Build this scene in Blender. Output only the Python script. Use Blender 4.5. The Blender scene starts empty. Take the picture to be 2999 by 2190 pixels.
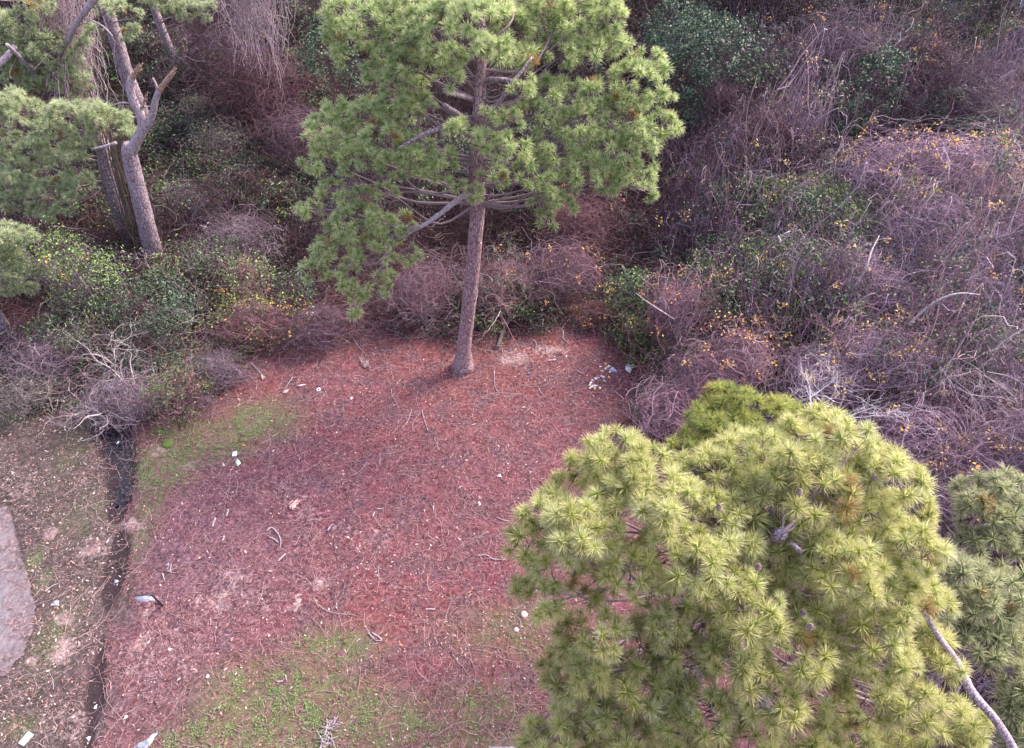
import bpy, math, random
import numpy as np
from mathutils import Vector
R = math.radians
rng = np.random.default_rng(7)
random.seed(7)
scn = bpy.context.scene
COL = scn.collection

# ------------------------------------------------------------------ camera
H, F, CX, CY = 18.0, 2060.0, 1499.5, 1095.0
cd = bpy.data.cameras.new("camera"); cam = bpy.data.objects.new("camera", cd); COL.objects.link(cam)
cam.location = (0, 0, H); cam.rotation_euler = (R(45), 0, 0)
cd.sensor_width = 36; cd.lens = 36 * F / 2999.0; cd.clip_end = 3000; cd.clip_start = 0.1
scn.camera = cam
# ------------------------------------------------------------------ light
SUN_EL, SUN_AZ = 46.0, 60.0          # azimuth clockwise from +Y
w = bpy.data.worlds.new("World"); scn.world = w; w.use_nodes = True
nt = w.node_tree; nt.nodes.clear()
sk = nt.nodes.new("ShaderNodeTexSky"); sk.sky_type = 'NISHITA'; sk.sun_disc = False
sk.sun_elevation = R(SUN_EL); sk.sun_rotation = R(SUN_AZ); sk.air_density = 1.3; sk.dust_density = 4.0; sk.ozone_density = 1.5
bg = nt.nodes.new("ShaderNodeBackground"); bg.inputs[1].default_value = 0.14
wo = nt.nodes.new("ShaderNodeOutputWorld")
hs = nt.nodes.new('ShaderNodeHueSaturation'); hs.inputs['Saturation'].default_value = .7
nt.links.new(sk.outputs[0], hs.inputs['Color']); tn = nt.nodes.new('ShaderNodeMix'); tn.data_type = 'RGBA'; tn.blend_type = 'MULTIPLY'; tn.inputs[0].default_value = 1; tn.inputs[7].default_value = (1.04, .945, 1.07, 1)
nt.links.new(hs.outputs[0], tn.inputs[6]); nt.links.new(tn.outputs[2], bg.inputs[0]); nt.links.new(bg.outputs[0], wo.inputs[0])
sd = bpy.data.lights.new("sun", 'SUN'); sd.energy = 2.0; sd.angle = R(18); sd.color = (1, 0.88, 0.68)
so = bpy.data.objects.new("sun", sd); COL.objects.link(so)
dv = Vector((math.sin(R(SUN_AZ)) * math.cos(R(SUN_EL)), math.cos(R(SUN_AZ)) * math.cos(R(SUN_EL)), math.sin(R(SUN_EL))))
so.rotation_euler = dv.to_track_quat('Z', 'Y').to_euler(); so.location = (20, 10, 40)
scn.view_settings.view_transform = 'Standard'; scn.view_settings.look = 'None'
scn.view_settings.exposure = 1.5; scn.view_settings.gamma = 1
scn.cycles.max_bounces = 6; scn.cycles.transparent_max_bounces = 4
scn.cycles.use_denoising = True

# ------------------------------------------------------------------ helpers
S2 = math.sqrt(0.5)
def ray(px, py):
    a = (px - CX) / F; b = (py - CY) / F
    return np.array([a, S2 - b * S2, -S2 - b * S2])
def P(px, py, z=0.0):                 # point of the place at height z seen at that spot of the photo
    d = ray(px, py); t = (z - H) / d[2]
    return np.array([0, 0, H]) + d * t
def PY(px, py, Y):                    # the same at distance Y in front of the camera
    d = ray(px, py); t = Y / d[1]
    return np.array([0, 0, H]) + d * t
def PD(px, py, D):
    return np.array([0, 0, H]) + ray(px, py) * D

def obj_mesh(name, V, faces, mat, parent=None, C=None, smooth=False):
    """faces: list of (n,k) int arrays"""
    me = bpy.data.meshes.new(name)
    V = np.asarray(V, dtype=np.float32)
    me.vertices.add(len(V)); me.vertices.foreach_set('co', V.ravel())
    fl = [np.asarray(f, dtype=np.int32) for f in faces if len(f)]
    nl = sum(f.size for f in fl); npoly = sum(len(f) for f in fl)
    me.loops.add(nl); me.polygons.add(npoly)
    me.loops.foreach_set('vertex_index', np.concatenate([f.ravel() for f in fl]))
    tot = np.concatenate([np.full(len(f), f.shape[1], dtype=np.int32) for f in fl])
    st = np.zeros(npoly, dtype=np.int32); st[1:] = np.cumsum(tot)[:-1]
    me.polygons.foreach_set('loop_start', st); me.polygons.foreach_set('loop_total', tot)
    if smooth: me.polygons.foreach_set('use_smooth', np.ones(npoly, dtype=bool))
    me.update(calc_edges=True)
    if C is not None:
        C = np.asarray(C, dtype=np.float32)
        if C.shape[1] == 3: C = np.hstack([C, np.ones((len(C), 1), dtype=np.float32)])
        at = me.attributes.new('Col', 'FLOAT_COLOR', 'POINT'); at.data.foreach_set('color', C.ravel())
    if mat: me.materials.append(mat)
    o = bpy.data.objects.new(name, me); COL.objects.link(o)
    if parent is not None:
        o.parent = parent
        l = parent.matrix_basis.translation if parent.parent is None else (parent.matrix_basis.translation + parent.parent.matrix_basis.translation)
        # geometry is given in the place's coordinates: bring it into the parent's
        if l.length > 0:
            V2 = V - np.array(l, dtype=np.float32); me.vertices.foreach_set('co', V2.ravel()); me.update()
    return o

class MB:
    """collects vertices, faces and colours of ONE mesh"""
    def __init__(s): s.V = []; s.F = {}; s.C = []; s.n = 0
    def add(s, V, faces, C):
        V = np.asarray(V, dtype=np.float32).reshape(-1, 3)
        C = np.asarray(C, dtype=np.float32)
        if C.ndim == 1: C = np.tile(C[:3], (len(V), 1))
        for f in faces:
            f = np.asarray(f, dtype=np.int64)
            if len(f): s.F.setdefault(f.shape[1], []).append(f + s.n)
        s.V.append(V); s.C.append(C[:, :3]); s.n += len(V)
        return s
    def build(s, name, mat, parent=None, smooth=False):
        return obj_mesh(name, np.concatenate(s.V), [np.concatenate(v) for v in s.F.values()], mat, parent, np.concatenate(s.C), smooth)

def thing(name, label, cat, loc=(0, 0, 0), group=None):
    o = bpy.data.objects.new(name, None); COL.objects.link(o)
    o.location = [float(v) for v in loc]; o.empty_display_size = 0.2
    o['label'] = label; o['category'] = cat
    if group: o['group'] = group
    return o
def tag(o, label=None, cat=None, group=None, kind=None):
    if label: o['label'] = label
    if cat: o['category'] = cat
    if group: o['group'] = group
    if kind: o['kind'] = kind
    return o
def origin(o, p):                     # put a mesh thing's origin at its base
    p = np.asarray(p, dtype=np.float32); me = o.data
    V = np.empty(len(me.vertices) * 3, dtype=np.float32); me.vertices.foreach_get('co', V)
    me.vertices.foreach_set('co', (V.reshape(-1, 3) - p).ravel()); me.update()
    o.location = [float(v) for v in p]; return o

def nrm(a):
    return a / np.maximum(np.linalg.norm(a, axis=-1, keepdims=True), 1e-9)

def tubes(pts, rad, sides=3, cols=None):
    """pts (N,K,3), rad (N,K) -> V, quads, C"""
    N, K, _ = pts.shape
    t = np.empty_like(pts); t[:, 1:-1] = pts[:, 2:] - pts[:, :-2]; t[:, 0] = pts[:, 1] - pts[:, 0]; t[:, -1] = pts[:, -1] - pts[:, -2]
    t = nrm(t)
    tm = nrm(t.mean(axis=1))
    ref = np.where(np.abs(tm[:, 2:3]) < 0.8, np.array([[0, 0, 1.0]]), np.array([[1.0, 0, 0]]))[:, None, :]
    n1 = nrm(np.cross(t, np.broadcast_to(ref, t.shape))); n2 = np.cross(t, n1)
    a = np.arange(sides) * 2 * math.pi / sides
    V = pts[:, :, None, :] + rad[:, :, None, None] * (n1[:, :, None, :] * np.cos(a)[None, None, :, None] + n2[:, :, None, :] * np.sin(a)[None, None, :, None])
    idx = np.arange(N * K * sides).reshape(N, K, sides)
    q = np.stack([idx[:, :-1], np.roll(idx[:, :-1], -1, axis=2), np.roll(idx[:, 1:], -1, axis=2), idx[:, 1:]], axis=-1).reshape(-1, 4)
    C = None
    if cols is not None:
        C = np.broadcast_to(cols[:, None, None, :], (N, K, sides, 3)).reshape(-1, 3)
    return V.reshape(-1, 3), q, C

def spline(pts, n):
    """Catmull-Rom through pts (k,m) -> n points"""
    p = np.asarray(pts, dtype=float); k = len(p)
    pp = np.vstack([2 * p[0] - p[1], p, 2 * p[-1] - p[-2]])
    u = np.linspace(0, k - 1 - 1e-6, n); i = u.astype(int); f = (u - i)[:, None]
    a, b, c, d = pp[i], pp[i + 1], pp[i + 2], pp[i + 3]
    return 0.5 * (2 * b + (c - a) * f + (2 * a - 5 * b + 4 * c - d) * f ** 2 + (3 * b - a - 3 * c + d) * f ** 3)

def limb(mb, pts, rads, sides=8, n=None, col=(.3, .3, .3), rough=0.0, g=rng, cap=True, raw=False):
    n = n or max(4, len(pts) * 4)
    q = np.column_stack([pts, rads]); q = q if raw else spline(q, n)
    n = len(q)
    V, f, _ = tubes(q[None, :, :3], np.maximum(q[None, :, 3], 0.0008), sides)
    if rough:
        c = np.repeat(q[:, :3], sides, axis=0)
        V = c + (V - c) * (1 + g.normal(0, rough, (len(V), 1)))
    faces = [f]
    if cap:
        faces.append(np.arange(n * sides - sides, n * sides)[None, :]); faces.append(np.arange(sides)[::-1][None, :])
    C = np.asarray(col, dtype=float)
    if C.ndim == 2: C = np.repeat(C, sides, axis=0)
    mb.add(V, faces, C)
    return q

def noise2(x, y, s, seed=0):          # cheap smooth value noise
    r = np.random.default_rng(seed); T = r.random((64, 64))
    u = x / s; v = y / s; i = np.floor(u).astype(int); j = np.floor(v).astype(int)
    a = u - i; b = v - j; a = a * a * (3 - 2 * a); b = b * b * (3 - 2 * b)
    g = lambda p, q: T[p % 64, q % 64]
    return (g(i, j) * (1 - a) + g(i + 1, j) * a) * (1 - b) + (g(i, j + 1) * (1 - a) + g(i + 1, j + 1) * a) * b

# ------------------------------------------------------------------ materials
def mat_base(name):
    m = bpy.data.materials.new(name); m.use_nodes = True; t = m.node_tree; t.nodes.clear()
    out = t.nodes.new("ShaderNodeOutputMaterial"); return m, t, out
def N(t, typ, **kw):
    n = t.nodes.new(typ)
    for k, v in kw.items(): setattr(n, k, v)
    return n
def noise(t, scale, detail=4, rough=.6, vec=None, dist=0):
    n = N(t, "ShaderNodeTexNoise"); n.inputs['Scale'].default_value = scale; n.inputs['Detail'].default_value = detail
    n.inputs['Roughness'].default_value = rough; n.inputs['Distortion'].default_value = dist
    if vec is not None: t.links.new(vec, n.inputs['Vector'])
    return n.outputs['Fac']
def ramp(t, fac, stops):
    r = N(t, "ShaderNodeValToRGB"); e = r.color_ramp.elements
    while len(e) < len(stops): e.new(0.5)
    for i, (p, c) in enumerate(stops):
        e[i].position = p; e[i].color = (c[0], c[1], c[2], 1) if hasattr(c, '__len__') else (c, c, c, 1)
    t.links.new(fac, r.inputs[0]); return r.outputs[0]
def mix(t, fac, a, b, mode='MIX'):
    m = N(t, "ShaderNodeMix", data_type='RGBA', blend_type=mode)
    for s, v in ((m.inputs[0], fac), (m.inputs[6], a), (m.inputs[7], b)):
        if isinstance(v, (int, float)): s.default_value = v
        elif isinstance(v, tuple): s.default_value = (*v[:3], 1)
        else: t.links.new(v, s)
    return m.outputs[2]
def math_(t, op, a, b=0.0, c=0.0):
    m = N(t, "ShaderNodeMath", operation=op); m.use_clamp = op == 'MULTIPLY_ADD'
    for s, v in zip(m.inputs, (a, b, c)):
        if isinstance(v, (int, float)): s.default_value = v
        else: t.links.new(v, s)
    return m.outputs[0]

def mat_leaf(name, transl=0.3, rough=0.6, spec=0.3):
    m, t, out = mat_base(name)
    at = N(t, "ShaderNodeAttribute", attribute_name='Col')
    p = N(t, "ShaderNodeBsdfPrincipled"); p.inputs['Roughness'].default_value = rough; p.inputs['Specular IOR Level'].default_value = spec
    t.links.new(at.outputs['Color'], p.inputs['Base Color'])
    if transl > 0:
        tr = N(t, "ShaderNodeBsdfTranslucent"); t.links.new(at.outputs['Color'], tr.inputs['Color'])
        mx = N(t, "ShaderNodeMixShader"); mx.inputs[0].default_value = transl
        t.links.new(p.outputs[0], mx.inputs[1]); t.links.new(tr.outputs[0], mx.inputs[2]); t.links.new(mx.outputs[0], out.inputs[0])
    else: t.links.new(p.outputs[0], out.inputs[0])
    return m
M_needle = mat_leaf('pine needles', .5, .5, .35)
M_twig = mat_leaf('bare twigs', 0, .8, .2)
M_leaf = mat_leaf('glossy leaves', .15, .42, .4)
M_dry = mat_leaf('dry leaves', .25, .7, .2)
M_grass = mat_leaf('ground leaves', .3, .6, .3)

def mat_bark(name, c1, c2, c3, scale=6, stretch=.25, bump=.6):
    m, t, out = mat_base(name)
    tc = N(t, "ShaderNodeTexCoord"); mp = N(t, "ShaderNodeMapping"); mp.inputs['Scale'].default_value = (1, 1, stretch)
    t.links.new(tc.outputs['Object'], mp.inputs[0])
    vo = N(t, "ShaderNodeTexVoronoi", feature='DISTANCE_TO_EDGE'); vo.inputs['Scale'].default_value = scale * 2.6
    nn = noise(t, scale * 1.5, 5, .7, mp.outputs[0])
    mv = N(t, "ShaderNodeMapping"); mv.inputs['Scale'].default_value = (1, 1, stretch * 1.2); t.links.new(tc.outputs['Object'], mv.inputs[0])
    t.links.new(mv.outputs[0], vo.inputs['Vector'])
    cr = ramp(t, vo.outputs['Distance'], [(0, 0.0), (.12, 1.0)])
    big = noise(t, 1.1, 3, .6, tc.outputs['Object'])
    c = ramp(t, nn, [(.3, c1), (.55, c2), (.72, c3)])
    c = mix(t, math_(t, 'MULTIPLY', big, .9), c, c1)
    c = mix(t, cr, tuple(v * .42 for v in c1), c)
    p = N(t, "ShaderNodeBsdfPrincipled"); p.inputs['Roughness'].default_value = .85; p.inputs['Specular IOR Level'].default_value = .2
    t.links.new(c, p.inputs['Base Color'])
    b = N(t, "ShaderNodeBump"); b.inputs['Strength'].default_value = bump; b.inputs['Distance'].default_value = .04
    t.links.new(math_(t, 'ADD', cr, nn), b.inputs['Height']); t.links.new(b.outputs[0], p.inputs['Normal'])
    t.links.new(p.outputs[0], out.inputs[0]); return m
M_bark_red = mat_bark('reddish pine bark', (.32, .20, .21), (.52, .38, .42), (.78, .70, .78), 6)
M_bark_grey = mat_bark('grey pine bark', (.28, .21, .25), (.50, .41, .47), (.78, .70, .78), 6)
M_bark_vine = mat_bark('vine covered bark', (.12, .095, .085), (.25, .20, .18), (.40, .33, .29), 9, .1)
M_dead = mat_bark('weathered dead wood', (.34, .28, .31), (.58, .50, .55), (.78, .70, .76), 8, .15, .3)

def mat_plain(name, col, rough=.6, col2=None, scale=20, spec=.4, metal=0, coat=0):
    m, t, out = mat_base(name)
    p = N(t, "ShaderNodeBsdfPrincipled"); p.inputs['Roughness'].default_value = rough
    p.inputs['Specular IOR Level'].default_value = spec; p.inputs['Metallic'].default_value = metal
    tc = N(t, "ShaderNodeTexCoord")
    c2 = col2 or tuple(v * .75 for v in col)
    t.links.new(ramp(t, noise(t, scale, 4, .6, tc.outputs['Object']), [(.35, c2), (.6, col)]), p.inputs['Base Color'])
    t.links.new(p.outputs[0], out.inputs[0]); return m
# ------------------------------------------------------------------ regions of the place
def poly_in(x, y, poly):
    poly = np.asarray(poly); ins = np.zeros(np.shape(x), dtype=bool); j = len(poly) - 1
    for i in range(len(poly)):
        xi, yi = poly[i]; xj, yj = poly[j]
        c = ((yi > y) != (yj > y)) & (x < (xj - xi) * (y - yi) / (yj - yi + 1e-12) + xi)
        ins ^= c; j = i
    return ins
edge_px = [(-300, 1090), (0, 1110), (110, 1190), (220, 1225), (330, 1215), (430, 1235), (540, 1215), (610, 1160), (650, 1090), (720, 1040),
           (860, 985), (1000, 985), (1200, 955), (1310, 985), (1480, 990), (1600, 950), (1740, 925), (1830, 985),
           (1865, 1100), (1850, 1190), (1900, 1290), (2010, 1450), (2250, 1700), (2500, 1950), (2760, 2240)]
EDGE = [P(*e)[:2] for e in edge_px]
FOREST = np.array([(-200, EDGE[0][1])] + EDGE + [(9, -4), (200, -4), (200, 400), (-200, 400)])
def forest(x, y): return poly_in(x, y, FOREST)
def edge_dist(x, y):
    d = np.full(np.shape(x), 1e9)
    for a, b in zip(EDGE[:-1], EDGE[1:]):
        ab = b - a; u = np.clip(((x - a[0]) * ab[0] + (y - a[1]) * ab[1]) / (ab @ ab), 0, 1)
        d = np.minimum(d, np.hypot(x - a[0] - u * ab[0], y - a[1] - u * ab[1]))
    return d
def blobs(x, y, L):
    m = np.zeros(np.shape(x))
    for (px, py, rx, ry, s) in L:
        c = P(px, py); a = abs(P(px + rx, py)[0] - c[0]); b = abs(P(px, py - ry)[1] - P(px, py + ry)[1]) / 2
        m = np.maximum(m, s * np.exp(-(((x - c[0]) / a) ** 2 + ((y - c[1]) / b) ** 2) ** 1.3))
    return m
GRASS = [(760, 1235, 120, 65, .85), (620, 1290, 150, 65, .9), (480, 1370, 100, 75, .95), (520, 1265, 90, 35, .7), (435, 1500, 45, 150, .55),
         (850, 2080, 270, 150, 1.), (980, 1900, 140, 70, .75), (700, 2010, 120, 80, .7), (620, 2160, 160, 60, .9), (1100, 2110, 200, 100, .75),
         (1500, 1850, 200, 90, .45), (1650, 1830, 100, 60, .4), (1400, 2080, 170, 90, .55), (105, 1640, 22, 45, .6), (125, 1700, 20, 35, .6),
         (60, 2130, 60, 40, .45), (230, 1300, 60, 120, .25), (80, 1180, 80, 60, .5), (170, 1850, 60, 120, .35), (250, 1500, 80, 90, .3), (1420, 2170, 260, 40, .5)]
SAND = [(150, 1565, 22, 20, 1.), (185, 1810, 32, 20, .9), (180, 1905, 34, 48, 1.), (95, 1935, 22, 16, .9), (640, 1762, 34, 34, 1.), (582, 1755, 14, 18, 1.),
        (430, 1790, 13, 28, 1.), (412, 1880, 28, 34, .9), (690, 1690, 60, 40, .5), (380, 1535, 50, 30, .8), (280, 1600, 60, 50, .65), (1500, 1050, 55, 26, .9),
        (1600, 1025, 70, 22, .7), (465, 1322, 24, 22, .9), (940, 1710, 34, 22, .8), (870, 1765, 15, 32, .9), (385, 1960, 20, 24, .8), (700, 1760, 200, 90, .35),
        (500, 1900, 180, 120, .4), (230, 2120, 120, 80, .45), (60, 1420, 120, 60, .35), (1100, 1560, 200, 60, .35), (800, 1440, 200, 60, .3), (900, 1500, 60, 40, .5), (560, 1370, 70, 20, .4)]
ditch_px = [(360, 1130, 34), (325, 1225, 48), (338, 1290, 50), (354, 1372, 42), (347, 1455, 34), (341, 1500, 26), (346, 1535, 8), (352, 1574, 22), (340, 1647, 34), (325, 1719, 28), (308, 1800, 8),
            (296, 1900, 15), (279, 2030, 27), (280, 2080, 20), (260, 2160, 18), (240, 2300, 14)]
DITCH = []
for (px, py, hw) in ditch_px:
    c = P(px, py); DITCH.append((c[0], c[1], abs(P(px + hw, py)[0] - c[0])))
DITCH = spline(np.array(DITCH), 90)
def ditch(x, y):
    """1 in the middle, 0 outside"""
    m = np.zeros(np.shape(x))
    for cx, cy, hw in DITCH:
        m = np.maximum(m, np.exp(-(((x - cx) ** 2 + (y - cy) ** 2) / (hw * hw * 1.1)) ** 1.6) * min(1, hw / .2))
    return m
def gz(x, y):
    z = (noise2(x, y, 2.3, 1) - .5) * .12 + (noise2(x, y, .6, 2) - .5) * .035
    near = (np.abs(x + 12) < 4) & (y < 20)
    d = np.zeros(np.shape(x)); 
    if np.any(near): d[near] = ditch(x[near], y[near])
    return z - np.interp(y, [9.3, 12.0, 12.6, 16], [.08, .09, .20, .24]) * d * (.7 + .6 * noise2(x, y, .25, 3))

# ------------------------------------------------------------------ ground
def axis(lo, hi, step, far, n=22):
    a = np.arange(lo, hi + 1e-6, step)
    g = np.geomspace(step * 2, far, n)
    return np.concatenate([lo - g[::-1], a, hi + g])
gx = axis(-17, 17, .1, 700); gy = axis(3.5, 30, .1, 700)
X, Y = np.meshgrid(gx, gy); X = X.ravel(); Y = Y.ravel()
Z = gz(X, Y)
mG = blobs(X, Y, GRASS); mS = blobs(X, Y, SAND)
near = (np.abs(X + 12) < 4) & (Y < 20); mD = np.zeros_like(X); mD[near] = ditch(X[near], Y[near])
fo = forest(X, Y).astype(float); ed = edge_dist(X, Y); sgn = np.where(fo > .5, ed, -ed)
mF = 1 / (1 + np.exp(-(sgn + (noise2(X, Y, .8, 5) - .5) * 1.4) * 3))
# left of the ditch: yard with dry grass
dx = np.interp(Y, DITCH[::-1, 1], DITCH[::-1, 0]); yard = 1 / (1 + np.exp((X - dx - .55 - 1.1 * (noise2(X, Y, .9, 9) - .5) - .5 * (noise2(X, Y, .25, 19) - .5)) * 4))
mauve = np.clip(blobs(X, Y, [(560, 1650, 300, 260, .9), (430, 2000, 220, 200, .9), (700, 1500, 200, 80, .4)]), 0, 1)
nx, ny = len(gx), len(gy); idx = np.arange(nx * ny).reshape(ny, nx)
q = np.stack([idx[:-1, :-1], idx[:-1, 1:], idx[1:, 1:], idx[1:, :-1]], -1).reshape(-1, 4)
def mat_ground():
    m, t, out = mat_base('forest ground')
    a = N(t, "ShaderNodeAttribute", attribute_name='Col'); b = N(t, "ShaderNodeAttribute", attribute_name='Zone')
    sa = N(t, "ShaderNodeSeparateColor"); t.links.new(a.outputs['Color'], sa.inputs[0])
    sb = N(t, "ShaderNodeSeparateColor"); t.links.new(b.outputs['Color'], sb.inputs[0])
    g = N(t, "ShaderNodeNewGeometry").outputs['Position']
    n1 = noise(t, 1.1, 6, .65, g); n2 = noise(t, 9, 6, .75, g, .6); n3 = noise(t, 34, 4, .7, g); n4 = noise(t, 3.2, 6, .7, g, .4)
    straw = ramp(t, n2, [(.38, (.06, .019, .026)), (.5, (.165, .054, .069)), (.6, (.33, .135, .16))])
    straw2 = ramp(t, n4, [(.38, (.07, .028, .038)), (.5, (.165, .06, .078)), (.62, (.27, .125, .155))])
    c = mix(t, .38, straw, straw2)
    c = mix(t, math_(t, 'MULTIPLY', b.outputs['Alpha'], ramp(t, n1, [(.35, .35), (.6, .95)])), c, ramp(t, n2, [(.38, (.09, .024, .020)), (.5, (.22, .062, .045)), (.6, (.38, .145, .11))]))
    mv = ramp(t, n2, [(.34, (.065, .034, .045)), (.5, (.17, .092, .118)), (.62, (.33, .20, .24))])
    c = mix(t, sb.outputs['Blue'], c, mv)
    c = mix(t, ramp(t, n1, [(.45, 0.), (.58, .8)]), c, ramp(t, n2, [(.4, (.05, .028, .04)), (.6, (.20, .115, .145))]))
    yd = ramp(t, n2, [(.34, (.025, .018, .020)), (.5, (.072, .052, .056)), (.62, (.19, .142, .152))])
    yd2 = ramp(t, n4, [(.38, (.036, .033, .023)), (.5, (.08, .062, .058)), (.62, (.17, .125, .13))])
    yd = mix(t, .45, yd, yd2)
    c = mix(t, sb.outputs['Red'], c, yd)
    ff = ramp(t, n2, [(.3, (.02, .011, .015)), (.55, (.05, .027, .032)), (.75, (.11, .06, .06))])  # brown leaf litter, with the shade beneath the brush painted into it
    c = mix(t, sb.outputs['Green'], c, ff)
    gr = ramp(t, n3, [(.35, (.06, .085, .03)), (.62, (.19, .27, .10))])
    gm = math_(t, 'MULTIPLY_ADD', sa.outputs['Red'], 1.5, math_(t, 'MULTIPLY_ADD', n4, 3.2, -2.45))
    c = mix(t, math_(t, 'MULTIPLY', gm, .6), c, gr)
    sn = ramp(t, n2, [(.3, (.26, .18, .185)), (.6, (.52, .39, .40))])
    sm = math_(t, 'MULTIPLY_ADD', sa.outputs['Green'], 2.2, math_(t, 'SUBTRACT', math_(t, 'ADD', math_(t, 'MULTIPLY', n2, 4.), math_(t, 'MULTIPLY', n4, 3.)), 4.25))
    c = mix(t, math_(t, 'MULTIPLY', sm, .85), c, sn)
    dm = math_(t, 'MULTIPLY_ADD', sa.outputs['Blue'], 2.6, math_(t, 'SUBTRACT', math_(t, 'ADD', math_(t, 'MULTIPLY', n2, 2.6), math_(t, 'MULTIPLY', n4, 2.)), 2.75))
    c = mix(t, math_(t, 'MULTIPLY', dm, .9), c, ramp(t, n3, [(.35, (.012, .009, .012)), (.65, (.055, .038, .046))]))
    p = N(t, "ShaderNodeBsdfPrincipled"); p.inputs['Roughness'].default_value = .9; p.inputs['Specular IOR Level'].default_value = .15
    t.links.new(c, p.inputs['Base Color'])
    bp = N(t, "ShaderNodeBump"); bp.inputs['Strength'].default_value = .7; bp.inputs['Distance'].default_value = .06
    t.links.new(math_(t, 'ADD', n2, n3), bp.inputs['Height']); t.links.new(bp.outputs[0], p.inputs['Normal'])
    t.links.new(p.outputs[0], out.inputs[0]); return m
g = obj_mesh('ground', np.stack([X, Y, Z], 1), [q], mat_ground(), None, np.stack([mG, mS, mD], 1), True)
at = g.data.attributes.new('Zone', 'FLOAT_COLOR', 'POINT')
at.data.foreach_set('color', np.stack([yard * (1 - mF), mF, mauve * (1 - mF), np.clip(blobs(X, Y, [(1400, 1080, 330, 110, .9), (1600, 1010, 180, 60, 1.), (1250, 1240, 300, 90, .45), (1150, 1780, 260, 90, .5), (760, 1130, 90, 40, .7)]), 0, 1)], 1).astype(np.float32).ravel())
tag(g, kind='structure')

# dark water and mud standing in the ditch
def ribbon(name, rows, z, mat, jit=.07):
    V = []
    for (x, y, hw) in rows:
        for s in np.linspace(-1, 1, 5): V.append((x + s * hw + rng.normal(0, jit), y + rng.normal(0, jit), z))
    n = len(rows); i = np.arange(n * 5).reshape(n, 5)
    q = np.stack([i[:-1, :-1], i[1:, :-1], i[1:, 1:], i[:-1, 1:]], -1).reshape(-1, 4)
    return obj_mesh(name, V, [q], mat)
def mat_water():
    m, t, out = mat_base('dark ditch water'); gp = N(t, "ShaderNodeNewGeometry").outputs['Position']
    n = noise(t, 14, 6, .8, gp, 1.); n2 = noise(t, 4, 4, .6, gp)
    p = N(t, "ShaderNodeBsdfPrincipled"); t.links.new(ramp(t, n, [(.47, (.005, .006, .011)), (.54, (.03, .026, .034)), (.62, (.17, .13, .14))]), p.inputs['Base Color']); p.inputs['Specular IOR Level'].default_value = .25
    t.links.new(ramp(t, n, [(.45, .3), (.6, .8)]), p.inputs['Roughness'])
    b = N(t, "ShaderNodeBump"); b.inputs['Strength'].default_value = .25; b.inputs['Distance'].default_value = .01; t.links.new(math_(t, 'ADD', n, n2), b.inputs['Height']); t.links.new(b.outputs[0], p.inputs['Normal'])
    t.links.new(p.outputs[0], out.inputs[0]); return m
M_water = mat_water()
ww = [r for r in DITCH if r[1] > P(340, 1500)[1]]
tag(ribbon('ditch_water', [(x, y, hw * .95) for x, y, hw in ww], -.14, M_water), kind='structure')
pu = [r for r in DITCH if P(285, 2140)[1] < r[1] < P(285, 1945)[1]]
tag(ribbon('puddle', [(x, y, hw * .55) for x, y, hw in pu], -.055, M_water), kind='structure')

# road end with its dusty shoulder at the left edge, and the paved lot at the far right corner
def mat_road():
    m, t, out = mat_base('dusty road'); gp = N(t, "ShaderNodeNewGeometry").outputs['Position']
    mp = N(t, "ShaderNodeMapping"); mp.inputs['Scale'].default_value = (1.6, .16, 1); mp.inputs['Rotation'].default_value = (0, 0, R(-6)); t.links.new(gp, mp.inputs[0])
    ru = noise(t, 7, 4, .6, mp.outputs[0], .3); fi = noise(t, 40, 4, .8, gp); md = noise(t, 5, 5, .7, gp, 1)
    dust = mix(t, .5, ramp(t, ru, [(.38, (.09, .085, .10)), (.5, (.18, .165, .195)), (.62, (.26, .23, .265))]), ramp(t, md, [(.3, (.11, .095, .11)), (.7, (.25, .22, .25))]))
    asp = ramp(t, fi, [(.3, (.11, .12, .155)), (.7, (.21, .225, .28))])
    sx = N(t, "ShaderNodeSeparateXYZ"); t.links.new(gp, sx.inputs[0])
    yy = math_(t, 'ADD', sx.outputs[1], math_(t, 'MULTIPLY', md, 1.2))
    y0 = float(P(20, 1620)[1]) + .6
    f = math_(t, 'MULTIPLY_ADD', math_(t, 'SUBTRACT', yy, y0 - .3), 1.6, 0.)
    xx = math_(t, 'MULTIPLY_ADD', math_(t, 'SUBTRACT', float(P(38, 1560)[0]), math_(t, 'ADD', sx.outputs[0], math_(t, 'MULTIPLY', md, .3))), 5., 0.)
    c = mix(t, math_(t, 'MULTIPLY', f, xx), dust, asp)
    ea = N(t, "ShaderNodeAttribute", attribute_name='Col'); yd = ramp(t, noise(t, 9, 6, .75, gp, .6), [(.34, (.05, .036, .04)), (.5, (.15, .11, .118)), (.62, (.31, .235, .245))])
    c = mix(t, ea.outputs['Fac'], yd, c)
    p = N(t, "ShaderNodeBsdfPrincipled"); p.inputs['Roughness'].default_value = .9; t.links.new(c, p.inputs['Base Color'])
    b = N(t, "ShaderNodeBump"); b.inputs['Strength'].default_value = .5; b.inputs['Distance'].default_value = .03; t.links.new(math_(t, 'ADD', ru, fi), b.inputs['Height']); t.links.new(b.outputs[0], p.inputs['Normal'])
    t.links.new(p.outputs[0], out.inputs[0]); return m
def sheet(name, px, mat, z, step=.25, jit=.05):
    pts = [P(*e)[:2] for e in px]; o = []
    for a, b in zip(pts, pts[1:] + pts[:1]):
        n = max(1, int(np.linalg.norm(b - a) / step))
        for k in range(n):
            p = a + (b - a) * k / n; o.append((p[0] + rng.normal(0, jit), p[1] + rng.normal(0, jit), z))
    return obj_mesh(name, o, [np.arange(len(o))[None, ::-1]], mat)
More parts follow.
